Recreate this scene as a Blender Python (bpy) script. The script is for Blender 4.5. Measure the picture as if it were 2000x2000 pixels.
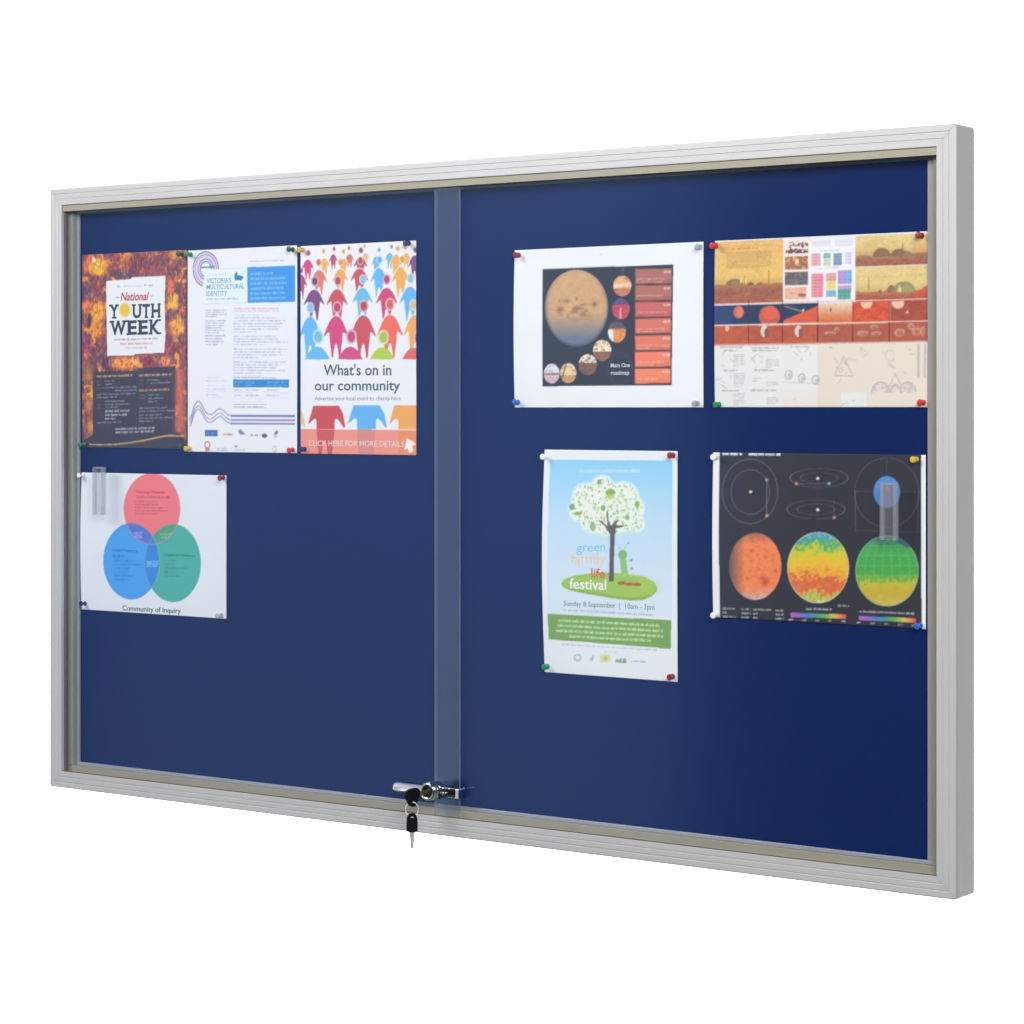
import bpy, math, random
import numpy as np
from mathutils import Vector, Matrix

random.seed(7)
scene = bpy.context.scene
for o in list(bpy.data.objects):
    bpy.data.objects.remove(o)
COL = scene.collection

# ------------------------------------------------------------------ camera
# The notice board's frame spans x 0..1515 mm, z 0..913 mm, its front face is y = 0 (facing -y).
ZB = 1.10                                   # height of the frame's lower edge above the floor, m
CAM = Vector((2.8177, -2.6923, ZB + 0.5783))
FWD = Vector((-0.5857, 0.8105, 0.0)).normalized()
RGT = Vector((0.8105, 0.5857, 0.0)).normalized()
cam_d = bpy.data.cameras.new('camera')
cam = bpy.data.objects.new('camera', cam_d)
COL.objects.link(cam)
cam.location = CAM
cam.rotation_euler = FWD.to_track_quat('-Z', 'Y').to_euler()
cam_d.sensor_width = 36.0
cam_d.lens = 88.24
cam_d.shift_y = -0.1015
cam_d.clip_start = 0.05
cam_d.clip_end = 100.0
scene.camera = cam

# ------------------------------------------------------------------ world and lamps (a dim world, with area lamps added out of view)
world = bpy.data.worlds.new('World')
scene.world = world
world.use_nodes = True
bg = world.node_tree.nodes['Background']
bg.inputs[0].default_value = (0.93, 0.96, 1.0, 1)
bg.inputs[1].default_value = 0.05


def lamp(name, loc, target, sx, sy, watts, colour=(1, 1, 1)):
    d = bpy.data.lights.new(name, 'AREA')
    d.shape = 'RECTANGLE'
    d.size, d.size_y = sx, sy
    d.energy = watts
    d.color = colour
    o = bpy.data.objects.new(name, d)
    COL.objects.link(o)
    o.location = loc
    o.rotation_euler = (Vector(target) - Vector(loc)).to_track_quat('-Z', 'Y').to_euler()
    return o


mid = (0.85, 0.0, ZB + 0.42)
lamp('key_softbox', (3.1, -2.4, ZB + 1.75), mid, 1.6, 1.2, 112, (1.0, 0.985, 0.965))
lamp('fill_softbox', (-1.0, -2.4, ZB + 2.2), mid, 1.8, 1.0, 76, (1.0, 0.985, 0.99))  # added unseen lamp that lifts the left side
lamp('side_softbox', (-0.95, -2.0, ZB + 0.5), (0.7, 0, ZB + 0.5), 1.5, 2.2, 6.2, (0.80, 0.88, 1.0))  # added lamp out of view; its reflection gives the haze in the glass
BD = CAM + FWD * 6.0                        # centre of the backdrop
for s in (-1, 1):                           # unseen lamps added behind the board to burn only the backdrop white
    p = CAM + FWD * 4.35 + RGT * (1.75 * s) + Vector((0, 0, -0.1))
    lamp('backdrop_lamp', p, p + FWD, 0.8, 2.6, 340)

scene.view_settings.view_transform = 'Standard'
scene.view_settings.look = 'None'
scene.view_settings.exposure = 0.0
scene.view_settings.gamma = 1.0
scene.view_settings.use_curve_mapping = False
scene.render.engine = 'CYCLES'
scene.cycles.transparent_max_bounces = 24
scene.cycles.max_bounces = 6
scene.cycles.diffuse_bounces = 3
scene.cycles.glossy_bounces = 3
scene.cycles.transmission_bounces = 2


# ------------------------------------------------------------------ materials
def lin(c):
    out = []
    for v in c[:3]:
        v = v / 255.0
        out.append(v / 12.92 if v <= 0.04045 else ((v + 0.055) / 1.055) ** 2.4)
    return tuple(out)


def new_mat(name):
    m = bpy.data.materials.new(name)
    m.use_nodes = True
    return m, m.node_tree.nodes, m.node_tree.links, m.node_tree.nodes['Principled BSDF']


def noise_mat(name, c1, c2, rough=0.5, metal=0.0, scale=40.0, bump=0.0, bscale=300.0, stretch=(1, 1, 1),
              spec=0.5, detail=4.0, rough_var=0.0):
    m, N, L, P = new_mat(name)
    tc = N.new('ShaderNodeTexCoord')
    mp = N.new('ShaderNodeMapping')
    mp.inputs['Scale'].default_value = stretch
    L.new(tc.outputs['Object'], mp.inputs[0])
    nz = N.new('ShaderNodeTexNoise')
    nz.inputs['Scale'].default_value = scale
    nz.inputs['Detail'].default_value = detail
    L.new(mp.outputs[0], nz.inputs['Vector'])
    mx = N.new('ShaderNodeMix')
    mx.data_type = 'RGBA'
    mx.inputs['A'].default_value = (*c1, 1)
    mx.inputs['B'].default_value = (*c2, 1)
    L.new(nz.outputs['Fac'], mx.inputs['Factor'])
    L.new(mx.outputs['Result'], P.inputs['Base Color'])
    P.inputs['Roughness'].default_value = rough
    P.inputs['Metallic'].default_value = metal
    P.inputs['Specular IOR Level'].default_value = spec
    if rough_var:
        mr = N.new('ShaderNodeMapRange')
        mr.inputs['To Min'].default_value = rough - rough_var
        mr.inputs['To Max'].default_value = rough + rough_var
        L.new(nz.outputs['Fac'], mr.inputs['Value'])
        L.new(mr.outputs[0], P.inputs['Roughness'])
    if bump:
        n2 = N.new('ShaderNodeTexNoise')
        n2.inputs['Scale'].default_value = bscale
        n2.inputs['Detail'].default_value = 3
        L.new(mp.outputs[0], n2.inputs['Vector'])
        b = N.new('ShaderNodeBump')
        b.inputs['Strength'].default_value = bump
        b.inputs['Distance'].default_value = 0.0005
        L.new(n2.outputs['Fac'], b.inputs['Height'])
        L.new(b.outputs[0], P.inputs['Normal'])
    return m


M = {}
M['alu_h'] = noise_mat('satin_aluminium_horizontal', (0.52, 0.523, 0.53), (0.58, 0.583, 0.59), 0.45, 0.2, 60, 0.05, 500,
                       (0.05, 1, 1), rough_var=0.05)
M['alu_v'] = noise_mat('satin_aluminium_vertical', (0.52, 0.523, 0.53), (0.58, 0.583, 0.59), 0.45, 0.2, 60, 0.05, 500,
                       (1, 1, 0.05), rough_var=0.05)
M['track'] = noise_mat('beige_track_plastic', (0.32, 0.298, 0.232), (0.37, 0.347, 0.275), 0.45, 0.0, 30, 0.05, 300, (0.2, 1, 1))
M['bead'] = noise_mat('pale_blue_grey_bead', (0.36, 0.375, 0.42), (0.42, 0.435, 0.485), 0.35, 0.2, 30)
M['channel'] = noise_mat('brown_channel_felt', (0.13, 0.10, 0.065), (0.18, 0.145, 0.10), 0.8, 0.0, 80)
M['jamb'] = noise_mat('grey_side_jamb', (0.36, 0.345, 0.325), (0.43, 0.415, 0.39), 0.4, 0.2, 40, 0, 300, (1, 1, 0.1))
M['felt'] = noise_mat('navy_felt', (0.0022, 0.0135, 0.088), (0.0042, 0.0205, 0.120), 0.95, 0.0, 420.0, 0.10, 1400, spec=0.08, detail=3)
M['chrome'] = noise_mat('polished_chrome', (0.80, 0.81, 0.84), (0.86, 0.87, 0.90), 0.16, 1.0, 30, rough_var=0.05)
M['satin'] = noise_mat('satin_chrome', (0.66, 0.67, 0.72), (0.74, 0.75, 0.80), 0.34, 0.55, 40)
M['dark_steel'] = noise_mat('dark_plated_steel', (0.10, 0.115, 0.125), (0.16, 0.175, 0.185), 0.28, 0.9, 90, rough_var=0.1)
M['key_steel'] = noise_mat('nickel_key', (0.50, 0.50, 0.49), (0.58, 0.58, 0.57), 0.4, 0.3, 90)
M['brass'] = noise_mat('worn_brass', (0.22, 0.17, 0.08), (0.33, 0.27, 0.14), 0.35, 0.8, 120)
M['black'] = noise_mat('black_key_plastic', (0.006, 0.006, 0.007), (0.008, 0.008, 0.009), 0.6, 0.0, 60, spec=0.08)
M['wire'] = noise_mat('bright_wire', (0.80, 0.80, 0.78), (0.9, 0.9, 0.88), 0.3, 0.3, 60)
M['paper'] = noise_mat('white_paper', (0.80, 0.815, 0.845), (0.83, 0.84, 0.865), 0.55, 0.0, 14, 0.04, 700)
M['backdrop'] = noise_mat('white_paper_backdrop', (0.90, 0.90, 0.90), (0.92, 0.92, 0.92), 0.9, 0.0, 3, spec=0.0)


def facing_fresnel(N, L, f0):
    lw = N.new('ShaderNodeLayerWeight')
    lw.inputs['Blend'].default_value = 0.5
    pw = N.new('ShaderNodeMath')
    pw.operation = 'POWER'
    L.new(lw.outputs['Facing'], pw.inputs[0])
    pw.inputs[1].default_value = 5.0
    ma = N.new('ShaderNodeMath')
    ma.operation = 'MULTIPLY_ADD'
    L.new(pw.outputs[0], ma.inputs[0])
    ma.inputs[1].default_value = 1 - f0
    ma.inputs[2].default_value = f0
    return ma.outputs[0]


def glass_mat(name, tint, f0=0.04, rough=0.2):
    m, N, L, P = new_mat(name)
    N.remove(P)
    out = N['Material Output']
    tr = N.new('ShaderNodeBsdfTransparent')
    tr.inputs[0].default_value = (*tint, 1)
    gl = N.new('ShaderNodeBsdfGlossy')
    gl.inputs['Color'].default_value = (0.52, 0.72, 1.0, 1)
    gl.inputs['Roughness'].default_value = rough
    mx = N.new('ShaderNodeMixShader')
    L.new(facing_fresnel(N, L, f0), mx.inputs[0])
    L.new(tr.outputs[0], mx.inputs[1])
    L.new(gl.outputs[0], mx.inputs[2])
    L.new(mx.outputs[0], out.inputs['Surface'])
    return m


def clear_plastic(name, tint, milk, haze=(0.62, 0.64, 0.68)):
    m, N, L, P = new_mat(name)
    N.remove(P)
    out = N['Material Output']
    tr = N.new('ShaderNodeBsdfTransparent')
    tr.inputs[0].default_value = (*tint, 1)
    df = N.new('ShaderNodeBsdfDiffuse')
    df.inputs[0].default_value = (*haze, 1)
    m1 = N.new('ShaderNodeMixShader')
    m1.inputs[0].default_value = milk
    L.new(tr.outputs[0], m1.inputs[1])
    L.new(df.outputs[0], m1.inputs[2])
    gl = N.new('ShaderNodeBsdfGlossy')
    gl.inputs['Roughness'].default_value = 0.15
    m2 = N.new('ShaderNodeMixShader')
    L.new(facing_fresnel(N, L, 0.04), m2.inputs[0])
    L.new(m1.outputs[0], m2.inputs[1])
    L.new(gl.outputs[0], m2.inputs[2])
    L.new(m2.outputs[0], out.inputs['Surface'])
    return m


M['glass'] = glass_mat('sliding_glass', (0.985, 0.99, 0.99), 0.040, 0.18)
M['glass_edge'] = clear_plastic('ground_glass_edge', (0.8, 0.86, 0.9), 0.18)
M['seal'] = clear_plastic('clear_seal_film', (0.965, 0.975, 0.985), 0.013, (0.32, 0.50, 0.92))  # milky blue that paints the brighter haze of the glass overlap
M['seal_bead'] = clear_plastic('clear_seal_bead', (0.95, 0.96, 0.975), 0.022, (0.40, 0.56, 0.92))  # stronger painted haze for the left edge of the overlap
M['acrylic'] = clear_plastic('clear_acrylic', (0.93, 0.94, 0.95), 0.075)
M['acrylic_rib'] = clear_plastic('clear_acrylic_rib', (0.88, 0.90, 0.92), 0.17)


def ink_mat():
    m, N, L, P = new_mat('printing_ink')
    at = N.new('ShaderNodeAttribute')
    at.attribute_name = 'ink'
    L.new(at.outputs['Color'], P.inputs['Base Color'])
    P.inputs['Roughness'].default_value = 0.5
    P.inputs['Specular IOR Level'].default_value = 0.3
    return m


M['ink'] = ink_mat()
PIN = {}
for nm, c in {'red': (0.62, 0.02, 0.035), 'dark_red': (0.26, 0.012, 0.02), 'green': (0.012, 0.22, 0.085),
              'dark_green': (0.012, 0.065, 0.035), 'blue': (0.015, 0.12, 0.55), 'navy': (0.014, 0.018, 0.12),
              'yellow': (0.62, 0.42, 0.05), 'white': (0.82, 0.82, 0.86)}.items():
    PIN[nm] = noise_mat(nm + '_pin_plastic', c, tuple(min(1, v * 1.25) for v in c), 0.28, 0.0, 90)
PIN['clear'] = clear_plastic('clear_pin_plastic', (0.78, 0.80, 0.82), 0.22)

# ------------------------------------------------------------------ object helpers (all lengths in mm of the board)
WORLD = {}


def mm(v):
    return Vector((v[0] / 1000.0, v[1] / 1000.0, v[2] / 1000.0 + ZB))


def put(name, mesh, mat, parent=None, loc=None):
    """link a mesh whose vertices are in world metres, moving its origin to loc or to its middle"""
    n = len(mesh.vertices)
    co = np.empty(n * 3, np.float64)
    mesh.vertices.foreach_get('co', co)
    co = co.reshape(-1, 3)
    c = (co.min(0) + co.max(0)) / 2 if loc is None else np.array(loc)
    mesh.vertices.foreach_set('co', (co - c).ravel())
    mesh.update()
    if mat and not mesh.materials:
        mesh.materials.append(mat)
    o = bpy.data.objects.new(name, mesh)
    COL.objects.link(o)
    WORLD[o] = Vector(c)
    if parent:
        o.parent = parent
        o.location = Vector(c) - WORLD[parent]
    else:
        o.location = c
    return o


def empty(name, loc_mm):
    o = bpy.data.objects.new(name, None)
    o.empty_display_size = 0.02
    COL.objects.link(o)
    o.location = mm(loc_mm)
    WORLD[o] = mm(loc_mm)
    return o


def tag(o, label, cat, group=None):
    o['label'] = label
    o['category'] = cat
    if group:
        o['group'] = group
    return o


def mesh_from(name, verts, faces, smooth=False):
    me = bpy.data.meshes.new(name)
    me.from_pydata([mm(v) for v in verts], [], faces)
    if smooth:
        me.polygons.foreach_set('use_smooth', [True] * len(me.polygons))
    return me


def box(name, x0, x1, y0, y1, z0, z1, mat, parent=None, bev=0.0):
    """bevelled box"""
    import bmesh
    bm = bmesh.new()
    bmesh.ops.create_cube(bm, size=1.0)
    for v in bm.verts:
        v.co = mm(((x0 + x1) / 2 + v.co.x * (x1 - x0), (y0 + y1) / 2 + v.co.y * (y1 - y0), (z0 + z1) / 2 + v.co.z * (z1 - z0)))
    if bev:
        bmesh.ops.bevel(bm, geom=bm.edges[:], offset=bev / 1000, segments=2, affect='EDGES', profile=0.5)
    me = bpy.data.meshes.new(name)
    bm.to_mesh(me)
    bm.free()
    return put(name, me, mat, parent)


def lathe_y(name, cx, cz, prof, mat, parent=None, seg=28, smooth=True):
    """profile of (y, radius) turned about an axis parallel to y"""
    vs, fs = [], []
    for y, r in prof:
        for k in range(seg):
            a = 2 * math.pi * k / seg
            vs.append((cx + r * math.cos(a), y, cz + r * math.sin(a)))
    for i in range(len(prof) - 1):
        for k in range(seg):
            k2 = (k + 1) % seg
            fs.append((i * seg + k, i * seg + k2, (i + 1) * seg + k2, (i + 1) * seg + k))
    fs.append(tuple(range(seg)))
    fs.append(tuple(reversed(range((len(prof) - 1) * seg, len(prof) * seg))))
    me = mesh_from(name, vs, fs, smooth)
    return put(name, me, mat, parent)


def tube(name, pts, r, mat, parent=None, seg=10, closed=False):
    vs, fs = [], []
    n = len(pts)
    P = [Vector(p) for p in pts]
    for i in range(n):
        a = P[(i - 1) % n] if (closed or i > 0) else P[i]
        b = P[(i + 1) % n] if (closed or i < n - 1) else P[i]
        t = (b - a).normalized()
        ref = Vector((1, 0, 0)) if abs(t.x) < 0.9 else Vector((0, 0, 1))
        u = t.cross(ref).normalized()
        w = t.cross(u).normalized()
        rr = r[i] if isinstance(r, (list, tuple)) else r
        for k in range(seg):
            an = 2 * math.pi * k / seg
            vs.append(tuple(P[i] + u * (rr * math.cos(an)) + w * (rr * math.sin(an))))
    m = n if closed else n - 1
    for i in range(m):
        j = (i + 1) % n
        for k in range(seg):
            k2 = (k + 1) % seg
            fs.append((i * seg + k, i * seg + k2, j * seg + k2, j * seg + k))
    if not closed:
        fs.append(tuple(reversed(range(seg))))
        fs.append(tuple(range((n - 1) * seg, n * seg)))
    return put(name, mesh_from(name, vs, fs, True), mat, parent)


# ------------------------------------------------------------------ backdrop (a wide white seamless sheet)
def backdrop():
    vs, fs = [], []
    half, zt = 6.0, 4.6
    prof = [(0.0, zt), (0.0, 2.0), (0.0, 0.9)]
    R = 0.9
    for k in range(1, 9):
        a = k / 8 * math.pi / 2
        prof.append((-(R - R * math.cos(a)), 0.9 - R * math.sin(a)))
    prof.append((-1.6, 0.0))
    for s in (-1, 1):
        for d, z in prof:
            p = BD + RGT * (half * s) + FWD * d
            vs.append((p.x, p.y, z))
    n = len(prof)
    for i in range(n - 1):
        fs.append((i, i + 1, n + i + 1, n + i))
    me = bpy.data.meshes.new('backdrop')
    me.from_pydata(vs, [], fs)
    me.polygons.foreach_set('use_smooth', [True] * len(me.polygons))
    o = put('backdrop', me, M['backdrop'])
    o['kind'] = 'structure'


backdrop()

# ------------------------------------------------------------------ notice board
BW, BH, BDEP = 1515.4, 913.0, 51.5
LIP = 26.0
board = empty('notice_board', (BW / 2, BDEP / 2, 0))
tag(board, 'wide silver framed notice board with navy felt and two sliding glass doors', 'notice board')

RAILPROF = [(4.0, 51.5), (1.6, 50.8), (0.5, 49.6), (0, 47.5), (0, 3.0), (0.35, 1.4), (1.2, 0.4), (2.4, 0.0), (8.4, 0.0), (9.1, 0.95), (10.2, 0.95), (10.7, 0.2),
            (16.4, 0.2), (17.0, 1.1), (18.1, 1.1), (18.6, 0.35), (24.6, 0.35), (25.8, 0.45), (26.0, 0.7), (26.0, 6.0),
            (23.0, 6.0), (23.0, 51.5)]


def rail(side, name='rail'):
    """a mitred frame rail with a reeded face; its outer corners are rounded with radius R"""
    R, cut = 4.0, 0.22
    st = []                               # stations: function inset -> point along one side in (s, t), t inward
    L = BW if side in ('top', 'bottom') else BH

    def corner(i, a):                     # rounded corner of a rectangle inset by i, a from 45 deg to 90 deg
        r = max(R - i, 0.0)
        c = max(R, i)
        return c - r * math.cos(a), c - r * math.sin(a)
    angs = [math.pi / 4 + k / 5 * math.pi / 4 for k in range(6)]
    for a in angs:
        st.append(lambda i, a=a: (corner(i, a)[0] + (cut if a == angs[0] else 0), corner(i, a)[1]))
    for a in reversed(angs):
        st.append(lambda i, a=a: (L - corner(i, a)[0] - (cut if a == angs[0] else 0), corner(i, a)[1]))
    vs, fs = [], []
    n = len(RAILPROF)
    for f in st:
        for i, y in RAILPROF:
            s, t = f(i)
            if side == 'bottom':
                p = (s, y, t)
            elif side == 'top':
                p = (s, y, BH - t)
            elif side == 'left':
                p = (t, y, s)
            else:
                p = (BW - t, y, s)
            vs.append(p)
    for k in range(len(st) - 1):
        for j in range(n - 1):
            q = (k * n + j, k * n + j + 1, (k + 1) * n + j + 1, (k + 1) * n + j)
            fs.append(q if side in ('top', 'left') else tuple(reversed(q)))
    fs.append(tuple(range(n)))
    fs.append(tuple(reversed(range((len(st) - 1) * n, len(st) * n))))
    me = mesh_from(name, vs, fs)
    o = put(name, me, M['alu_h'] if side in ('top', 'bottom') else M['alu_v'], board)
    import bmesh
    bm = bmesh.new()
    bm.from_mesh(me)
    bmesh.ops.remove_doubles(bm, verts=bm.verts, dist=1e-6)
    bmesh.ops.recalc_face_normals(bm, faces=bm.faces)
    bm.to_mesh(me)
    bm.free()
    return o


for s in ('top', 'bottom', 'left', 'right'):
    rail(s)

IN0, IN1 = 23.2, 0
# felt panel and rear board
box('felt_panel', 24, BW - 24, 25.0, 33.0, 24, BH - 24, M['felt'], board)
box('back_sheet', 23.5, BW - 23.5, 33.5, 43.0, 23.5, BH - 23.5, M['jamb'], board)
# top and bottom tracks behind the glass, with a pale bead in front of the felt
box('track', 23.6, BW - 23.6, 15.0, 24.6, 23.4, LIP + 8.6, M['track'], board, 0.6)
box('track', 26.4, BW - 26.4, 2.6, 5.3, BH - LIP - 9.8, BH - 26.2, M['track'], board, 0.4)
box('track', 23.6, BW - 23.6, 15.0, 24.6, BH - LIP - 7.8, BH - 23.4, M['track'], board, 0.6)
box('bead', 36, BW - 36, 21.0, 24.8, LIP + 8.7, LIP + 13.3, M['bead'], board, 0.5)
box('bead', 36, BW - 36, 21.0, 24.8, BH - LIP - 12.6, BH - LIP - 7.9, M['bead'], board, 0.5)
# side channels and jambs
ZI0, ZI1 = LIP + 8.8, BH - LIP - 8.0
box('side_channel', 23.2, 26.3, 6.4, 14.4, 24, BH - 24, M['channel'], board)
box('side_channel', BW - 26.3, BW - 23.2, 6.4, 14.4, 24, BH - 24, M['channel'], board)
box('gasket', 26.4, BW - 26.4, 0.9, 5.4, 26.05, 26.7, M['channel'], board)      # dark strip standing in for shade in the gap at the bottom lip
box('jamb', 23.4, 36.5, 14.6, 24.9, ZI0, ZI1, M['jamb'], board, 0.6)
box('jamb', BW - 37.5, BW - 23.4, 14.6, 24.9, ZI0, ZI1, M['track'], board, 0.6)
box('bead', 36.6, 43.0, 21.5, 24.9, LIP + 13.4, BH - LIP - 12.7, M['bead'], board, 0.5)
box('bead', BW - 47.6, BW - 37.6, 20.5, 24.9, LIP + 13.4, BH - LIP - 12.7, M['jamb'], board, 0.5)


# sliding glass doors: front door on the left, rear door on the right, overlapping in the middle
def door(x0, x1, y0, y1, label):
    d = box('glass_door', x0, x1, y0, y1, 24.5, BH - 24.5, M['glass'], board)
    d['label'] = label
    me = d.data
    me.materials.append(M['glass_edge'])
    for p in me.polygons:
        if abs(p.normal.x) > 0.9:
            p.material_index = 1
    return d


door_l = door(26.6, 779.8, 5.6, 9.6, 'front glass door over the left half')
door_r = door(734.6, BW - 26.6, 10.2, 14.2, 'rear glass door over the right half')


haze_film = box('edge_seal', 735.2, 779.0, 9.72, 10.0, LIP + 10.0, BH - LIP - 9.0, M['seal'], door_r)  # made-up strip; its colour imitates the bright double reflection between the panes
box('bead', 735.2, 741.5, 9.66, 9.70, LIP + 10.0, BH - LIP - 9.0, M['seal_bead'], haze_film)  # made-up strip too, painted haze brighter along the left edge


def finger_pull(x0, x1, yb, z0, z1, parent):
    """clear U-shaped acrylic grip stuck on the glass"""
    t = 7.0
    p = box('finger_pull', x0, x1, yb - 2.0, yb - 0.1, z0, z1, M['acrylic'], parent, 0.4)
    w = (x1 - x0) * 0.22
    for a, b in ((x0, x0 + w), (x1 - w, x1)):
        box('rib', a, b, yb - t, yb - 2.05, z0, z1, M['acrylic_rib'], p, 0.5)
    box('rib', x0 + w, x1 - w, yb - t, yb - 2.05, z1 - 3.0, z1, M['acrylic_rib'], p, 0.4)


finger_pull(94.0, 117.0, 5.6, 418, 490, door_l)
finger_pull(1413.0, 1435.5, 10.2, 420.5, 489, door_r)

# lock clamped over the edge of the front door
LX, LZ = 737.0, 60.0
lock = empty('lock', (LX, 0, LZ))
lock.parent = board
lock.location = mm((LX, 0, LZ)) - WORLD[board]
lock['label'] = 'chrome ratchet lock on the edge of the front glass door'
rod = [(675.0 + 0.0, 3.4), (675.4, 4.8), (676.6, 5.7), (678.5, 6.1), (726.0, 6.1)]
vs, fs, sg = [], [], 24
for x, r in rod:
    for k in range(sg):
        a = 2 * math.pi * k / sg
        vs.append((x, -1.2 + r * math.cos(a), LZ + r * math.sin(a)))
for i in range(len(rod) - 1):
    for k in range(sg):
        k2 = (k + 1) % sg
        fs.append((i * sg + k, (i + 1) * sg + k, (i + 1) * sg + k2, i * sg + k2))
fs += [tuple(reversed(range(sg))), tuple(range((len(rod) - 1) * sg, len(rod) * sg))]
put('handle_rod', mesh_from('handle_rod', vs, fs, True), M['satin'], lock)
lathe_y('barrel', LX, LZ - 0.5, [(5.4, 12.4), (-7.2, 12.4), (-8.6, 11.9), (-9.2, 10.8), (-9.2, 8.6), (-8.2, 8.0)], M['chrome'], lock, 40)
plug = lathe_y('cylinder_plug', LX, LZ - 0.5, [(-6.0, 7.8), (-8.6, 7.8), (-9.3, 7.2)], M['dark_steel'], lock, 32)
box('keyway', LX - 0.9, LX + 0.9, -9.7, -9.35, LZ - 5.0, LZ + 3.6, M['black'], plug, 0.0)
strip = box('ratchet_strip', LX + 12.6, 786.0, 0.6, 3.4, LZ - 6.0, LZ + 6.0, M['dark_steel'], lock, 0.5)
for k in range(4):
    x = LX + 14.6 + k * 5.0
    box('tooth', x, x + 2.7, -1.2, 0.55, LZ + 2.6, LZ + 5.6, M['chrome'], strip, 0.3)
    if k in (0, 1, 2):
        box('tooth', x, x + 3.0, -1.2, 0.55, LZ - 3.6, LZ - 0.4, M['chrome'], strip, 0.3)
box('lock_block', 768.0, 777.0, -3.4, 0.5, LZ - 2.2, LZ + 4.2, M['black'], lock, 0.5)
hook = box('hook_plate', 780.4, 786.4, -3.6, 13.0 - 3.2, LZ - 6.6, LZ + 6.2, M['chrome'], lock, 0.6)
box('clamp_plate', 766.0, 779.6, -1.0, 0.45, LZ - 9.0, LZ - 6.3, M['dark_steel'], lock, 0.3)


# ------------------------------------------------------------------ keys
def extrude(name, pts, axis_pt, u, w, thick, mat, parent, holes=None):
    """flat outline (a, b) in the plane of unit vectors u, w at axis_pt, given a thickness; one optional hole"""
    import bmesh
    u, w = Vector(u).normalized(), Vector(w).normalized()
    nrm = u.cross(w)
    bm = bmesh.new()
    loops = [pts] + (holes or [])
    edges = []
    for lp in loops:
        vv = [bm.verts.new(mm(Vector(axis_pt) + u * a + w * b - nrm * (thick / 2))) for a, b in lp]
        for i in range(len(vv)):
            edges.append(bm.edges.new((vv[i], vv[(i + 1) % len(vv)])))
    r = bmesh.ops.triangle_fill(bm, use_beauty=True, use_dissolve=False, edges=edges)
    fc = [g for g in r['geom'] if isinstance(g, bmesh.types.BMFace)]
    ex = bmesh.ops.extrude_face_region(bm, geom=fc)
    bmesh.ops.translate(bm, verts=[v for v in ex['geom'] if isinstance(v, bmesh.types.BMVert)], vec=nrm * (thick / 1000))
    bmesh.ops.recalc_face_normals(bm, faces=bm.faces)
    me = bpy.data.meshes.new(name)
    bm.to_mesh(me)
    bm.free()
    return put(name, me, mat, parent)


def circ(ca, cb, r, n=18, ra=None):
    return [(ca + (ra or r) * math.cos(2 * math.pi * k / n), cb + r * math.sin(2 * math.pi * k / n)) for k in range(n)]


# key in the lock: blade along -y, bow in the vertical plane x = const
KX, KY, KZ = LX, -41.0, LZ - 3.0
key1 = empty('key', (KX, KY, KZ))
tag(key1, 'black plastic headed key pushed into the chrome lock', 'key')
out = []
for k in range(48):                       # trefoil-like bow
    a = 2 * math.pi * k / 48
    r = 11.6 + 1.5 * math.cos(3 * (a - math.radians(90))) * (-1)
    out.append((r * math.cos(a) * 1.16, r * math.sin(a) * 1.06))
extrude('bow', out, (KX, KY, KZ), (0, 1, 0.06), (0, -0.06, 1), 4.2, M['black'], key1, [circ(-1.0, -7.6, 1.9, 12)])
extrude('blade', [(11.2, 3.2), (31.2, 3.2), (31.2, -3.0), (22, -3.0), (21, -2.2), (19.5, -3.0), (16, -3.0), (11.2, -3.2)],
        (KX, KY, KZ + 2.2), (0, 1, 0), (0, 0, 1), 1.7, M['brass'], key1)
extrude('collar', [(9.8, 4.6), (13.6, 4.2), (13.6, -4.2), (9.8, -4.6)], (KX, KY, KZ + 1.5), (0, 1, 0), (0, 0, 1), 4.0, M['black'], key1)

# wire ring through both keys
RY, RX, RZ = KY - 1.0, KX, KZ - 7.6 - 9.2
ringpts = []
vdir = Vector((0.80, 0.60, 0)).normalized()
for k in range(40):
    a = 2 * math.pi * k / 40
    p = Vector((RX, RY, RZ)) + vdir * (8.6 * math.cos(a)) + Vector((0, 0, 1)) * (9.6 * math.sin(a))
    ringpts.append(tuple(p))
ring = tube('key_ring', ringpts, 0.62, M['wire'], None, 8, True)
tag(ring, 'thin silver wire ring linking the two black headed keys', 'key ring')

# spare key hanging from the ring
K2 = Vector((RX, RY, RZ - 9.6))
key2 = empty('key', tuple(K2))
tag(key2, 'spare black headed key dangling below the lock in front of the bottom rail', 'key')
u2 = (0.74, 0.67, 0)
bow2 = [(-6.6, -20.6), (-7.6, -19.4), (-7.5, -8), (-6.9, -1.6)]
for k in range(13):
    a = math.pi - math.pi * k / 12
    bow2.append((6.6 * math.cos(a), -1.4 + 5.6 * math.sin(a)))
bow2 += [(6.9, -1.6), (7.5, -8), (7.4, -18.6), (6.4, -20.0), (0, -21.2)]
clean = []
for p in bow2:
    if not clean or math.dist(p, clean[-1]) > 0.25:
        clean.append(p)
slot = [(-3.0, -2.8), (-2.2, -1.2), (-0.8, 0.5), (0.8, 0.5), (2.2, -1.2), (3.0, -2.8), (1.2, -2.3), (-1.2, -2.3)]
extrude('bow', clean, tuple(K2), u2, (0, 0, 1), 4.2, M['black'], key2, [slot])
extrude('blade', [(-4.2, -21.0), (4.2, -20.4), (3.8, -24), (3.0, -28), (3.0, -33), (2.3, -38), (1.9, -43.4), (-2.0, -43.4), (-2.5, -38),
                  (-2.9, -30), (-3.7, -25)], tuple(K2), u2, (0, 0, 1), 1.8, M['key_steel'], key2)

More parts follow.
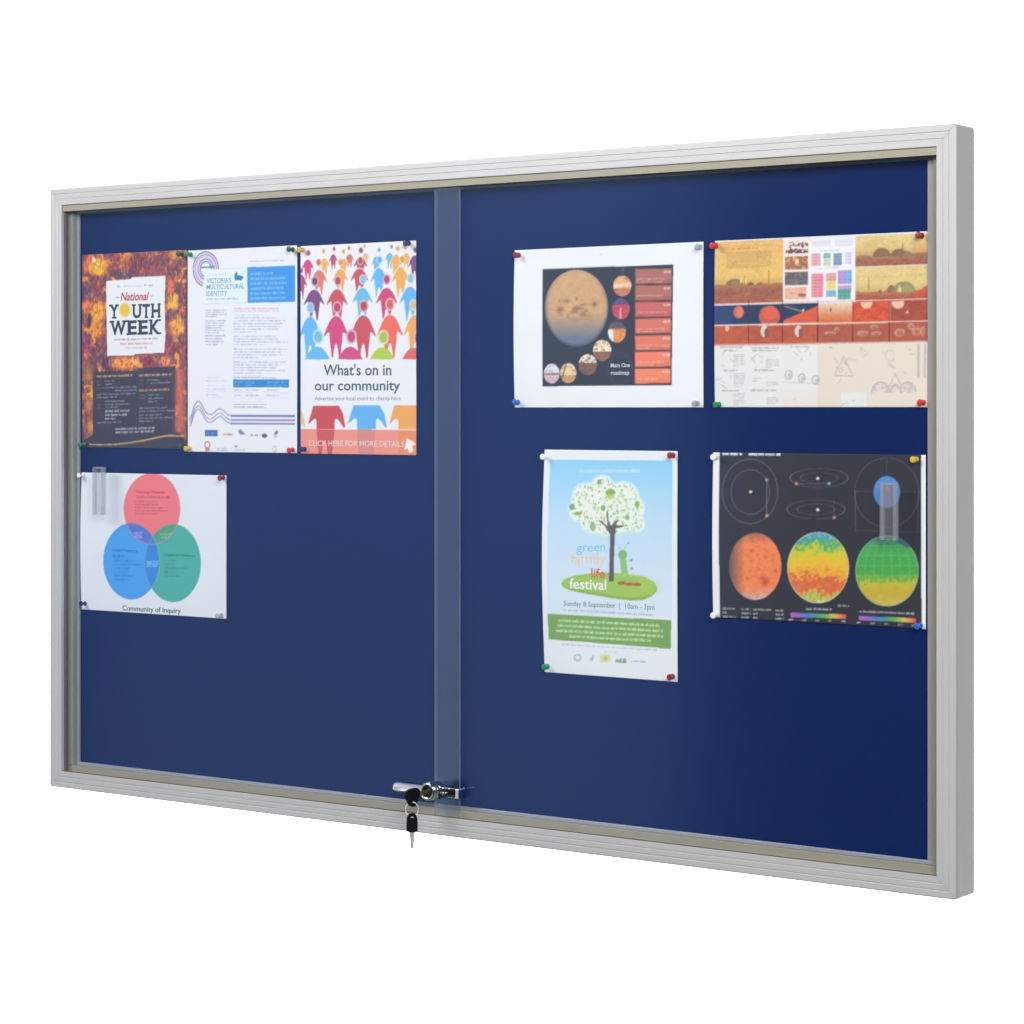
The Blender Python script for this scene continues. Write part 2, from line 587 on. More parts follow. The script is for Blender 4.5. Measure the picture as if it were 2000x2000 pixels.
# ------------------------------------------------------------------ printed sheets
def homography(src, dst):
    A = []
    for (x, y), (u, v) in zip(src, dst):
        A.append([x, y, 1, 0, 0, 0, -u * x, -u * y, -u])
        A.append([0, 0, 0, x, y, 1, -v * x, -v * y, -v])
    return np.linalg.svd(np.array(A, float))[2][-1].reshape(3, 3)


def fbm(x, y, seed=0, octaves=4):
    """smooth value noise, 0..1"""
    tot, amp, s = np.zeros_like(x, float), 0.5, 0.0
    for o in range(octaves):
        xi, yi = np.floor(x).astype(np.int64), np.floor(y).astype(np.int64)
        fx, fy = x - xi, y - yi
        fx, fy = fx * fx * (3 - 2 * fx), fy * fy * (3 - 2 * fy)

        def h(a, b):
            n = (a * 374761393 + b * 668265263 + (seed + o * 17) * 2147483647) & 0xffffffff
            n = ((n ^ (n >> 13)) * 1274126177) & 0xffffffff
            return ((n ^ (n >> 16)) & 0xffff) / 65535.0
        v = (h(xi, yi) * (1 - fx) + h(xi + 1, yi) * fx) * (1 - fy) + (h(xi, yi + 1) * (1 - fx) + h(xi + 1, yi + 1) * fx) * fy
        tot += v * amp
        s += amp
        amp *= 0.5
        x, y = x * 2.03 + 11.7, y * 2.03 + 5.3
    return tot / s


FONT_CACHE = {}


def text_mesh(body, bold, shear):
    k = (body, bold, shear)
    if k not in FONT_CACHE:
        cu = bpy.data.curves.new('lettering', 'FONT')
        cu.body = body
        cu.size = 1.0
        cu.offset = bold
        cu.shear = shear
        cu.resolution_u = 3
        ob = bpy.data.objects.new('lettering', cu)
        COL.objects.link(ob)
        bpy.context.view_layer.update()
        me = bpy.data.meshes.new_from_object(ob.evaluated_get(bpy.context.evaluated_depsgraph_get()))
        vs = np.array([v.co[:] for v in me.vertices])
        fs = [tuple(p.vertices) for p in me.polygons]
        bpy.data.objects.remove(ob)
        bpy.data.curves.remove(cu)
        bpy.data.meshes.remove(me)
        FONT_CACHE[k] = (vs, fs)
    return FONT_CACHE[k]


INK_GAIN, INK_VEIL = 1.03, 0.007
WHITE = (240, 239, 246)


class Sheet:
    """a printed sheet of paper; the print is laid out in the measured units of the sheet's own crop and
    mapped to millimetres on the paper"""
    STEP = 0.6

    def __init__(self, label, rect, crop, corners, base=WHITE, lift=None):
        self.label, self.rect, self.lift = label, rect, lift
        x0, z0, x1, z1 = rect
        self.w, self.h = x1 - x0, z1 - z0
        ox, oy, s = crop
        cr = [((x - ox) * s, (y - oy) * s) for x, y in corners]      # TL TR BL BR
        dst = [(0, self.h), (self.w, self.h), (0, 0), (self.w, 0)]
        self.Hm = homography(cr, dst)
        Hi = np.linalg.inv(self.Hm)
        self.nx = int(round(self.w / self.STEP)) | 1
        self.ny = int(round(self.h / self.STEP)) | 1
        gx, gy = np.meshgrid(np.linspace(0, self.w, self.nx), np.linspace(0, self.h, self.ny))
        q = Hi @ np.stack([gx.ravel(), gy.ravel(), np.ones(gx.size)])
        self.X = (q[0] / q[2]).reshape(gx.shape)
        self.Y = (q[1] / q[2]).reshape(gx.shape)
        self.gx, self.gy = gx, gy
        self.img = np.empty(gx.shape + (3,))
        self.img[:] = base
        self.rng = random.Random(hash(label) % 1000 if False else len(label) * 31 + int(x0))
        self.lines = []

    def mm(self, x, y):
        p = self.Hm @ np.array([x, y, 1.0])
        return p[0] / p[2], p[1] / p[2]

    # --- painting
    def fill(self, mask, col, a=1.0):
        c = np.asarray(col, float)
        if mask.dtype == bool:
            if c.ndim == 3:
                c = c[mask]
            self.img[mask] = self.img[mask] * (1 - a) + c * a
        else:
            k = (mask * a)[..., None]
            self.img = self.img * (1 - k) + c * k

    def ell(self, cx, cy, rx, ry, col, a=1.0):
        self.fill(((self.X - cx) / rx) ** 2 + ((self.Y - cy) / ry) ** 2 < 1, col, a)

    def ring(self, cx, cy, rx, ry, w, col, a=1.0, cond=None):
        r = np.sqrt(((self.X - cx) / rx) ** 2 + ((self.Y - cy) / ry) ** 2)
        m = np.abs(r - 1) * (rx + ry) / 2 < w / 2
        self.fill(m if cond is None else m & cond, col, a)

    def glow(self, cx, cy, rx, ry, col, a=1.0, p=1.0):
        self.fill(np.exp(-(((self.X - cx) / rx) ** 2 + ((self.Y - cy) / ry) ** 2) ** p), col, a)

    def inside(self, pts):
        m = np.zeros(self.X.shape, bool)
        X, Y = self.X, self.Y
        n = len(pts)
        for i in range(n):
            (xa, ya), (xb, yb) = pts[i], pts[(i + 1) % n]
            if ya == yb:
                continue
            c = ((ya > Y) != (yb > Y)) & (X < (xb - xa) * (Y - ya) / (yb - ya) + xa)
            m ^= c
        return m

    def poly(self, pts, col, a=1.0):
        self.fill(self.inside(pts), col, a)

    def rect_(self, x0, y0, x1, y1, col, a=1.0, slope=0.0):
        yy = self.Y - (self.X - x0) * slope
        self.fill((self.X > x0) & (self.X < x1) & (yy > y0) & (yy < y1), col, a)

    def box_mask(self, x0, y0, x1, y1, slope=0.0):
        yy = self.Y - (self.X - x0) * slope
        return (self.X > x0) & (self.X < x1) & (yy > y0) & (yy < y1)

    def line(self, pts, w, col, a=1.0):
        m = np.zeros(self.X.shape, bool)
        for (xa, ya), (xb, yb) in zip(pts[:-1], pts[1:]):
            dx, dy = xb - xa, yb - ya
            t = np.clip(((self.X - xa) * dx + (self.Y - ya) * dy) / (dx * dx + dy * dy + 1e-9), 0, 1)
            m |= (self.X - xa - t * dx) ** 2 + (self.Y - ya - t * dy) ** 2 < (w / 2) ** 2
        self.fill(m, col, a)

    def greek(self, x0, y0, x1, h, col, a=0.8, slope=0.0, word=(22, 60)):
        """a line of print too small to read: a row of word-sized dashes of uneven height"""
        x = x0
        while x < x1 - 4:
            wd = min(self.rng.uniform(*word), x1 - x)
            yc = y0 + (x - x0) * slope
            self.rect_(x, yc - h / 2, x + wd, yc + h / 2, col, a * self.rng.uniform(0.75, 1.0), slope)
            if self.rng.random() < 0.5:
                xx = x + self.rng.uniform(0, wd)
                self.rect_(xx, yc - h * 0.9, xx + h * 0.5, yc + h * 0.6, col, a * 0.6, slope)
            x += wd + self.rng.uniform(5, 10)

    def para(self, x0, y0, x1, n, pitch, h, col, a=0.6, slope=0.0, ragged=0.25, word=(22, 60)):
        for k in range(n):
            e = x1 - (x1 - x0) * (self.rng.uniform(0, ragged) if k < n - 1 else self.rng.uniform(0.3, 0.6))
            self.greek(x0, y0 + k * pitch, e, h, col, a, slope, word)

    # --- lettering (real letter shapes)
    def text(self, body, x0, y0, x1, y1, cap, col, bold=0.0, shear=0.0, level=1, join=False):
        vs, fs = text_mesh(body, bold, shear)
        xa, xb = vs[:, 0].min(), vs[:, 0].max()
        p0, p1, pu = self.mm(x0, y0), self.mm(x1, y1), self.mm(x0, y0 - cap)
        ch = math.dist(p0, pu)
        ex = np.array([p1[0] - p0[0], p1[1] - p0[1]])
        ey = np.array([0.0, ch / 0.70])
        if not join:
            self.lines.append(([], [], []))
        tv, tf, tc = self.lines[-1]
        b = len(tv)
        for v in vs:
            q = np.array(p0) + ex * ((v[0] - xa) / (xb - xa)) + ey * v[1]
            tv.append((q[0], q[1], 0.10 + 0.06 * level))
        c = ink(col)
        for f in fs:
            tf.append(tuple(b + i for i in f))
            tc.append(c)

    def slab(self, x0, y0, x1, y1, col, level=1):
        tv, tf, tc = self.lines[-1]
        b = len(tv)
        for x, y in ((x0, y0), (x1, y0), (x1, y1), (x0, y1)):
            q = self.mm(x, y)
            tv.append((q[0], q[1], 0.10 + 0.06 * level))
        tf.append((b, b + 1, b + 2, b + 3))
        tc.append(ink(col))

    # --- build
    YF = 24.25

    def lift_at(self, x, y):
        base = 0.25 * np.sin(x / self.w * 5.1 + self.h) * np.sin(y / self.h * 4.3 + self.w) + 0.25
        if self.lift is not None:
            base = base + self.lift(x / self.w, y / self.h)
        return base

    def build(self):
        im = self.img
        P = np.pad(im, ((1, 1), (1, 1), (0, 0)), mode='edge')
        bl = sum(P[i:i + im.shape[0], j:j + im.shape[1]] * w for i, j, w in
                 [(1, 1, .28), (0, 1, .11), (2, 1, .11), (1, 0, .11), (1, 2, .11), (0, 0, .07), (2, 0, .07), (0, 2, .07), (2, 2, .07)])
        bl = bl[::2, ::2]
        gx, gy = self.gx[::2, ::2], self.gy[::2, ::2]
        ny, nx = gx.shape
        lf = self.lift_at(gx, gy)
        x0, z0 = self.rect[0], self.rect[1]
        V = np.stack([(x0 + gx) / 1000, (self.YF - lf) / 1000, (z0 + gy) / 1000 + ZB], -1).reshape(-1, 3)
        B = V + np.array([0, 0.00018, 0])
        V = np.concatenate([V, B])
        idx = np.arange(ny * nx).reshape(ny, nx)
        f1 = np.stack([idx[:-1, :-1], idx[:-1, 1:], idx[1:, 1:], idx[1:, :-1]], -1).reshape(-1, 4)
        nb = ny * nx
        # the back of the sheet, coarse: only the rim and its closing strip
        rim = np.concatenate([idx[0, :], idx[1:, -1], idx[-1, -2::-1], idx[-2:0:-1, 0]])
        r2 = np.roll(rim, -1)
        f2 = np.stack([rim, rim + nb, r2 + nb, r2], -1)
        f3 = f1[:, ::-1] + nb
        F = np.concatenate([f1, f2, f3])
        me = bpy.data.meshes.new('poster')
        me.vertices.add(len(V))
        me.vertices.foreach_set('co', V.astype(np.float32).ravel())
        me.loops.add(F.size)
        me.loops.foreach_set('vertex_index', F.astype(np.int32).ravel())
        me.polygons.add(len(F))
        me.polygons.foreach_set('loop_start', np.arange(0, F.size, 4, dtype=np.int32))
        me.update(calc_edges=True)
        me.polygons.foreach_set('use_smooth', [True] * len(F))
        at = me.color_attributes.new('ink', 'FLOAT_COLOR', 'POINT')
        c = bl.reshape(-1, 3) / 255.0
        c = np.where(c <= 0.04045, c / 12.92, ((c + 0.055) / 1.055) ** 2.4)
        c = np.clip(c * INK_GAIN - INK_VEIL, 0.004, 0.93)
        rgba = np.ones((len(V), 4), np.float32)
        rgba[:nb, :3] = c
        rgba[nb:, :3] = 0.8
        at.data.foreach_set('color', rgba.ravel())
        o = put('poster', me, M['ink'], None, mm((x0 + self.w / 2, self.YF, z0)))
        tag(o, self.label, 'poster', 'posters pinned behind the glass')
        for tv, tf, tc in self.lines:
            t = np.array(tv)
            lt = self.lift_at(t[:, 0], t[:, 1])
            m2 = bpy.data.meshes.new('lettering')
            m2.from_pydata([mm((x0 + a, self.YF - l - d, z0 + b)) for (a, b, d), l in zip(tv, lt)], [], tf)
            a2 = m2.attributes.new('ink', 'FLOAT_COLOR', 'FACE')
            a2.data.foreach_set('color', np.array([(*c, 1) for c in tc], np.float32).ravel())
            put('lettering', m2, M['ink'], o)
        return o


def ink(col):
    return tuple(min(0.93, max(0.004, v * INK_GAIN - INK_VEIL)) for v in lin(col))


# ---- 1 youth week poster
def poster_youth():
    s = Sheet('dark orange and purple youth week poster with a white title card', (47.0, 518.0, 263.0, 811.5),
              (140, 460, 4.392), [(160.5, 497.6), (364.3, 488.5), (160.5, 871), (364.3, 881)], (92, 66, 82))
    X, Y = s.X, s.Y
    n1, n2 = fbm(X / 95, Y / 95, 3), fbm(X / 38, Y / 60, 9)
    n3 = fbm(X / 16, Y / 16, 21, 3)
    a = np.array((142, 86, 86.0)), np.array((92, 74, 88.0)), np.array((240, 154, 66.0)), np.array((178, 84, 74.0))
    s.img[:] = a[0] * (1 - n1[..., None]) + a[1] * n1[..., None]
    s.fill(np.clip((n2 - 0.52) * 5, 0, 1), a[3], 0.7)
    s.fill(np.clip((fbm(X / 60 + 7, Y / 75, 31, 6) - 0.60) * 9, 0, 1), a[2], 0.85)
    for cx, cy, rx, ry, c, k in [(215, 250, 90, 70, (238, 172, 60), 1.0), (165, 205, 45, 40, (228, 110, 60), 0.9), (190, 210, 18, 28, (250, 225, 190), 0.9),
                                 (225, 300, 70, 40, (222, 165, 50), .9), (215, 650, 75, 95, (236, 160, 62), 1), (130, 600, 40, 50, (220, 110, 72), .9),
                                 (215, 790, 60, 80, (214, 140, 62), .9), (150, 720, 22, 70, (84, 60, 72), .9), (120, 930, 60, 110, (140, 70, 100), .9),
                                 (430, 1095, 110, 55, (245, 150, 78), 1), (540, 1070, 40, 40, (250, 165, 110), .9), (650, 1090, 60, 50, (140, 58, 84), .9),
                                 (800, 1090, 60, 45, (236, 140, 100), .9), (870, 590, 45, 60, (238, 175, 66), 1), (900, 780, 60, 100, (232, 165, 66), .9),
                                 (850, 430, 35, 70, (226, 110, 74), .8), (860, 680, 45, 50, (110, 86, 92), .85), (830, 960, 50, 70, (150, 66, 96), .8),
                                 (550, 250, 190, 90, (124, 66, 84), .7), (900, 165, 70, 40, (226, 160, 70), .8), (120, 470, 60, 60, (92, 72, 96), .8),
                                 (430, 320, 120, 40, (84, 72, 96), .7), (280, 1090, 50, 80, (92, 70, 100), .8)]:
        s.glow(cx, cy, rx, ry, c, k * 0.92, 2.0)
    s.img = np.clip(s.img * (0.86 + 0.36 * n3)[..., None], 0, 255)
    s.fill(np.clip((fbm(X / 9, Y / 30, 77, 3) - 0.56) * 8, 0, 1), (74, 56, 72), 0.45)
    s.fill(np.clip((fbm(X / 8 + 40, Y / 26, 87, 3) - 0.60) * 8, 0, 1), (244, 190, 120), 0.35)
    s.img = np.clip((s.img - 118) * 1.28 + 122, 20, 255)
    # lower dark panel
    m = s.inside([(178, 1165), (560, 1160), (560, 1140), (890, 1130), (888, 1700), (960, 1740), (990, 1860), (80, 1830), (95, 1740), (180, 1700)])
    dk = np.array((62, 62, 78.0)) * (0.92 + 0.16 * fbm(X / 60, Y / 60, 5))[..., None]
    s.fill(m, dk, 0.95)
    s.glow(140, 1180, 38, 80, (190, 150, 82), 0.7)
    s.glow(145, 1440, 36, 60, (206, 132, 86), 0.9, 2)
    s.glow(152, 1630, 20, 70, (206, 142, 80), 0.95, 2)
    s.fill(np.exp(-((X - 930) / 42) ** 2) * ((Y > 1160) & (Y < 1700)) * (0.5 + fbm(X / 20, Y / 60, 15)), (214, 110, 92), 0.9)
    # gold curve
    t = np.linspace(0, 1, 30)
    cv = [(150 + 810 * k, 1778 + 22 * math.sin(k * 3.6) - 62 * (k ** 2) * (3 - 2 * k) + 55 * max(0, k - 0.82) * 3) for k in t]
    s.line(cv, 9, (224, 190, 130), 0.9)
    s.line([(x, y + 12) for x, y in cv[:18]], 5, (170, 140, 108), 0.7)
    s.line([(x, y + 6) for x, y in cv[16:]], 9, (214, 150, 84), 0.8)
    # panel text
    for x0, y0, x1, c, h in [(210, 1203, 515, (206, 168, 132), 17), (572, 1203, 850, (206, 160, 132), 17), (572, 1332, 835, (206, 160, 110), 17)]:
        s.greek(x0, y0, x1, h, c, 0.85, -0.01)
    lt = (164, 166, 184)
    for x0, y0, x1 in [(275, 1243, 365), (290, 1270, 350), (280, 1300, 552), (370, 1328, 555), (212, 1357, 540), (212, 1382, 385),
                       (280, 1418, 445), (280, 1445, 495), (285, 1470, 405), (215, 1598, 415), (645, 1245, 755), (670, 1270, 845),
                       (650, 1372, 750), (650, 1402, 790), (650, 1430, 725), (572, 1485, 815), (572, 1512, 885), (572, 1545, 770),
                       (572, 1572, 875), (572, 1598, 690)]:
        s.greek(x0, y0, x1, 10, lt, 0.72)
    for x0, y0, x1 in [(282, 1502, 490), (282, 1535, 470), (282, 1566, 370), (370, 1657, 710), (372, 1686, 705)]:
        s.greek(x0, y0, x1, 15, (196, 200, 214), 0.8)
    for x0, y0, x1 in [(212, 1245, 255), (212, 1272, 255), (212, 1300, 270), (575, 1245, 612), (575, 1275, 612), (575, 1375, 620), (580, 1402, 625), (215, 1445, 245), (215, 1470, 245)]:
        s.greek(x0, y0, x1, 10, (150, 100, 112), 0.7)
    # title card
    s.poly([(292, 388), (505, 373), (512, 357), (803, 347), (800, 430), (795, 610), (800, 880), (792, 1012), (540, 1018), (532, 1028), (303, 1030), (296, 700)], (238, 240, 246))
    s.greek(385, 437, 412, 10, (120, 120, 128), 0.7)
    s.greek(440, 434, 600, 8, (190, 192, 190), 0.7)
    s.greek(615, 430, 705, 10, (120, 124, 134), 0.7)
    s.ell(452, 638, 46, 58, (236, 200, 66))
    for k in range(18):
        a_ = 2 * math.pi * k / 18
        s.ell(452 + 44 * math.cos(a_), 638 + 56 * math.sin(a_), 7, 9, (240, 212, 110))
    s.greek(360, 892, 735, 13, (150, 140, 150), 0.7, -0.01)
    s.greek(412, 930, 690, 13, (212, 150, 145), 0.75)
    s.greek(455, 966, 642, 11, (176, 150, 164), 0.7)
    s.text('National', 415, 558, 660, 556, 70, (190, 56, 66), 0.018, 0.28)
    s.line([(378, 530), (405, 530)], 5, (180, 110, 118))
    s.line([(668, 522), (690, 522)], 5, (190, 140, 140))
    dk = (64, 68, 82)
    for ch, x0, x1 in (('Y', 325, 398), ('U', 520, 592), ('T', 602, 668), ('H', 682, 756)):
        s.text(ch, x0, 705, x1, 704, 112, dk, 0.035, join=ch != 'Y')
    for x0, x1, y in ((318, 350, 600), (370, 402, 598), (344, 380, 703), (512, 546, 597), (568, 600, 596), (622, 652, 703),
                      (676, 704, 594), (734, 760, 593), (676, 704, 702), (734, 760, 700)):
        s.slab(x0, y - 8, x1, y + 8, dk, 2)
    for ch, x0, x1 in (('W', 330, 462), ('E', 476, 555), ('E', 570, 650), ('K', 668, 755)):
        s.text(ch, x0, 848, x1, 846, 116, dk, 0.035, join=ch != 'W')
    for x0, x1, y in ((322, 362, 738), (430, 468, 736), (466, 490, 734), (466, 490, 846), (560, 584, 733), (560, 584, 845), (656, 690, 731),
                      (656, 690, 844), (728, 762, 730), (728, 764, 842)):
        s.slab(x0, y - 8, x1, y + 8, dk, 2)
    return s


# ---- 2 multicultural identity flyer
def poster_identity():
    s = Sheet('white information flyer with a blue text box, wavy lines and a round letter e',
              (265.5, 514.0, 477.5, 810.0), (350, 460, 4.392), [(366.4, 489.6), (579.5, 479.4), (367, 882.4), (581, 884.6)], (239, 240, 248))
    X, Y = s.X, s.Y
    # concentric e
    for r, w, c in ((108, 9, (92, 84, 132)), (92, 10, (170, 122, 178)), (78, 9, (206, 176, 216)), (64, 9, (120, 92, 150)), (48, 10, (88, 120, 170))):
        th = np.arctan2(-(Y - 288), X - 228)
        gap = (th < -0.0) & (th > -1.75)
        s.ring(228, 288, r, r * 1.36, w, c, 0.9, ~gap)
    s.line([(190, 272), (300, 270)], 14, (86, 128, 178), 0.9)
    s.rect_(215, 290, 590, 590, (234, 244, 250), 1.0, -0.02)
    s.greek(245, 338, 405, 9, (190, 180, 188), 0.6, -0.03)
    tc = (84, 172, 206)
    s.text("VICTORIA'S", 236, 408, 446, 402, 40, tc, 0.01)
    s.text('MULTICULTURAL', 236, 460, 560, 452, 40, tc, 0.01)
    s.text('IDENTITY', 236, 518, 412, 514, 40, tc, 0.01)
    s.greek(235, 545, 500, 11, (130, 150, 176), 0.6, -0.015)
    s.poly([(472, 335), (488, 312), (500, 318), (500, 340), (535, 345), (556, 356), (540, 372), (530, 386), (500, 380), (478, 388)], (54, 132, 176))
    s.rect_(200, 582, 590, 587, (205, 205, 220), 0.8, -0.02)
    s.rect_(338, 282, 580, 286, (205, 210, 220), 0.8, -0.02)
    s.greek(605, 222, 900, 9, (170, 176, 200), 0.7, -0.03)
    s.poly([(582, 272), (992, 258), (992, 566), (586, 578)], (64, 152, 232))
    for k, e in enumerate((800, 908, 920, 893, 905, 912)):
        s.greek(606, 330 + k * 42, e, 19, (150, 200, 246), 0.75, -0.028)
    # columns
    g = (150, 152, 172)
    s.para(225, 640, 408, 4, 18, 8, g, 0.75)
    s.para(225, 730, 405, 6, 20, 8, g, 0.7)
    s.para(225, 858, 405, 4, 25, 10, (150, 152, 168), 0.75)
    s.greek(468, 625, 850, 11, (226, 158, 182), 0.8)
    s.greek(468, 645, 850, 9, (226, 168, 190), 0.7)
    s.greek(468, 680, 720, 9, (186, 206, 226), 0.8)
    y = 705
    for n in (6, 4, 4, 5, 3):
        s.para(466, y, 935, n, 24, 9, g, 0.6)
        y += n * 24 + 14
    s.greek(466, 1205, 700, 8, (214, 176, 200), 0.6)
    s.rect_(465, 1232, 942, 1300, (52, 138, 206))
    for x0, x1 in ((480, 545), (572, 650), (755, 930)):
        s.greek(x0, 1258, x1, 10, (150, 196, 234), 0.8)
        s.greek(x0, 1281, x1 - 20, 8, (130, 186, 228), 0.7)
    for yy in (1325, 1370):
        for x0, x1 in ((470, 540), (572, 690), (748, 860)):
            s.greek(x0, yy, x1, 8, g, 0.7)
        s.rect_(465, yy + 20, 942, yy + 23, (206, 208, 220), 0.8)
    s.greek(470, 1447, 750, 9, g, 0.7)
    s.greek(470, 1471, 750, 9, g, 0.7)
    for yy in (1215, 1245, 1285, 1315, 1335, 1365, 1385):
        s.greek(230, yy, 300 + s.rng.uniform(10, 110), 8, (190, 192, 204), 0.6)
    # three wavy lines
    def wave(dy, x):
        k = (x - 95) / 350.0
        if k > 1:
            return 1545 + dy
        return 1545 + dy - (1 - k) * 0 - 125 * math.exp(-((x - 165) / 55.0) ** 2) - 60 * math.exp(-((x - 350) / 55.0) ** 2) + 95 * max(0, (130 - x) / 40.0) * 0.6
    for dy, c, w in ((0, (112, 112, 150), 8), (38, (150, 122, 178), 8), (68, (104, 116, 160), 7)):
        s.line([(x, wave(dy, x)) for x in range(96 if dy else 92, 455, 10)], w, c, 0.85)
    s.rect_(445, 1538, 995, 1556, (104, 112, 160), 0.9)
    s.rect_(445, 1572, 995, 1590, (166, 138, 190), 0.9)
    s.rect_(445, 1604, 995, 1620, (110, 126, 172), 0.9)
    # logo row
    s.rect_(222, 1668, 332, 1722, (60, 110, 168))
    s.greek(235, 1696, 320, 14, (130, 168, 206), 0.8)
    s.greek(375, 1705, 465, 12, (150, 140, 140), 0.8)
    s.glow(430, 1705, 20, 10, (220, 120, 60), 0.7)
    s.poly([(505, 1670), (530, 1660), (560, 1690), (570, 1705), (535, 1708), (515, 1695)], (110, 140, 176), 0.9)
    s.greek(610, 1712, 680, 14, (150, 150, 160), 0.8)
    s.ell(735, 1715, 24, 18, (74, 78, 96), 0.9)
    s.poly([(815, 1700), (835, 1670), (852, 1668), (848, 1700), (825, 1708)], (120, 100, 150), 0.9)
    s.ell(828, 1720, 14, 8, (206, 150, 170), 0.8)
    s.ring(243, 1795, 22, 28, 10, (206, 110, 110), 0.9)
    s.ell(243, 1835, 22, 16, (200, 100, 104), 0.8)
    s.greek(325, 1835, 410, 22, (176, 190, 220), 0.7)
    s.ell(490, 1808, 14, 9, (128, 132, 140), 0.8)
    s.greek(480, 1838, 570, 10, (176, 178, 190), 0.7)
    s.ring(822, 1830, 14, 26, 6, (190, 170, 180), 0.8)
    return s


# ---- 3 crowd poster
def poster_crowd():
    s = Sheet("white poster with a crowd of colourful paper figures reading What's on in our community", (484.0, 513.5, 692.5, 808.4),
              (570, 450, 4.2), [(586.7, 481), (811.7, 470), (587.9, 885.7), (814, 889.3)], (240, 241, 247))
    BL, LB, PK, RD, OR, YE, PU, GR = (104, 186, 246), (112, 190, 226), (216, 74, 124), (208, 84, 92), (240, 112, 92), (244, 172, 88), (128, 76, 128), (176, 206, 82)
    prof = [(0, 0), (.24, .025), (.45, .09), (.63, .19), (.80, .32), (1.0, .475), (.93, .49), (.74, .42), (.58, .385), (.53, .46), (.50, .60), (.42, .80), (.36, 1.0),
            (.24, 1.0), (.18, .84), (.10, .70), (.0, .67)]

    def person(cx, top, hw, H, c, hx, hy, hc=None, halo=True, bust=None):
        pts = [(cx + x * hw, top + y * H) for x, y in prof] + [(cx - x * hw, top + y * H) for x, y in reversed(prof[1:-1])]
        hc = hc or tuple(v * 0.9 for v in c)
        rx, ry = hw * 0.25, hw * 0.36
        if halo:
            big = [(cx + (x - cx) * 1.10, top + (y - top) * 1.03 - 10) for x, y in pts]
            if bust is None:
                s.poly(big, (244, 240, 244), 0.85)
            s.ell(hx, hy, rx * 1.5, ry * 1.42, tuple(240 * .6 + v * .4 for v in c), 0.9)
        if bust is not None:
            m = s.inside(pts) & (s.Y < bust)
            s.fill(m, c)
        else:
            s.poly(pts, c)
        s.ell(hx, hy, rx, ry, hc)
    P = [(470, 195, 38, 110, (224, 124, 98), 465, 146), (800, 185, 40, 130, LB, 815, 135), (600, 185, 34, 110, (236, 190, 140), 592, 130), (935, 185, 40, 130, (240, 184, 104), 930, 140),
         (130, 240, 50, 160, PK, 135, 185), (265, 228, 44, 140, (240, 186, 110), 258, 170), (337, 195, 36, 125, (196, 80, 118), 343, 153), (420, 232, 42, 130, YE, 420, 174),
         (560, 215, 56, 170, (178, 82, 98), 563, 165), (690, 212, 40, 150, LB, 712, 160), (850, 200, 50, 190, (245, 176, 92), 865, 150), (1004, 205, 52, 190, PU, 1010, 160),
         (75, 360, 50, 200, (190, 80, 120), 75, 330), (222, 325, 66, 200, (232, 126, 96), 217, 262), (395, 318, 62, 190, YE, 398, 262), (552, 312, 72, 200, RD, 558, 250),
         (712, 308, 68, 230, BL, 716, 242), (890, 302, 72, 250, (244, 178, 86), 903, 238),
         (182, 485, 84, 250, PU, 187, 416), (370, 480, 86, 260, RD, 375, 412), (577, 470, 84, 250, LB, 580, 402), (776, 470, 88, 260, (212, 70, 116), 776, 402), (968, 460, 86, 280, BL, 972, 392),
         (150, 705, 88, 350, BL, 152, 632), (362, 700, 100, 340, PK, 370, 630), (585, 695, 104, 350, RD, 588, 620), (805, 690, 106, 350, (244, 110, 92), 804, 606), (1008, 695, 92, 340, (245, 172, 96), 996, 610)]
    for i, (cx, top, hw, H, c, hx, hy) in enumerate(P):
        hc = {23: (150, 184, 226), 27: (214, 190, 150), 20: (150, 190, 214), 22: (150, 190, 210), 16: (92, 180, 210)}.get(i)
        person(cx, top, hw, H, c, hx, hy, hc)
    s.fill(s.Y > 1056, (240, 241, 247))
    for cx, top, c, hx, hy, hc in ((210, 950, (110, 188, 240), 216, 870, (124, 192, 200)), (480, 952, (214, 78, 130), 487, 870, (196, 78, 118)),
                                   (742, 956, (182, 208, 74), 750, 876, (176, 192, 80)), (1004, 960, (226, 106, 98), 1040, 880, None)):
        person(cx, top, 122, 300, c, hx, hy, hc, True, 1056)
    # lower figures and the salmon band
    def lower(x0, x1, al, ar, t0, t1, c, c2):
        s.poly([(x0, 1435), (x1, 1435), ((x1 + ar) / 2 + 8, 1500), (ar, 1612), (ar - 12, 1618), (ar - 50, 1560), (t1 + 12, 1540), (t1, 1560), (t1, 1630),
                (t0, 1630), (t0, 1560), (t0 - 12, 1540), (al + 45, 1550), (al, 1590)], c)
    lower(178, 388, 135, 442, 205, 355, (208, 78, 84), None)
    lower(508, 722, 460, 782, 540, 692, (104, 182, 240), None)
    lower(842, 1060, 800, 1100, 875, 1050, (246, 172, 92), None)
    s.poly([(75, 1470), (95, 1510), (118, 1612), (75, 1590)], (240, 200, 140))
    s.rect_(60, 1628, 1040, 1860, (243, 152, 138), 1.0, 0.012)
    s.poly([(205, 1630), (355, 1632), (345, 1720), (332, 1840), (300, 1840), (285, 1730), (262, 1730), (248, 1840), (225, 1840)], (208, 92, 92))
    s.poly([(540, 1632), (692, 1634), (680, 1750), (680, 1845), (560, 1845), (545, 1750)], (216, 140, 136), 0.8)
    s.poly([(872, 1636), (1030, 1638), (1030, 1850), (885, 1850)], (242, 146, 96), 0.9)
    # pointer arrow
    s.poly([(945, 1702), (1000, 1735), (1022, 1752), (990, 1770), (1000, 1815), (965, 1825), (952, 1788), (925, 1800)], (248, 244, 246))
    s.glow(955, 1850, 30, 22, (220, 190, 210), 0.6)
    tx = (84, 98, 110)
    s.text("What's on in", 262, 1186, 818, 1186, 88, tx, 0.014)
    s.text('our community', 190, 1310, 890, 1310, 82, tx, 0.014)
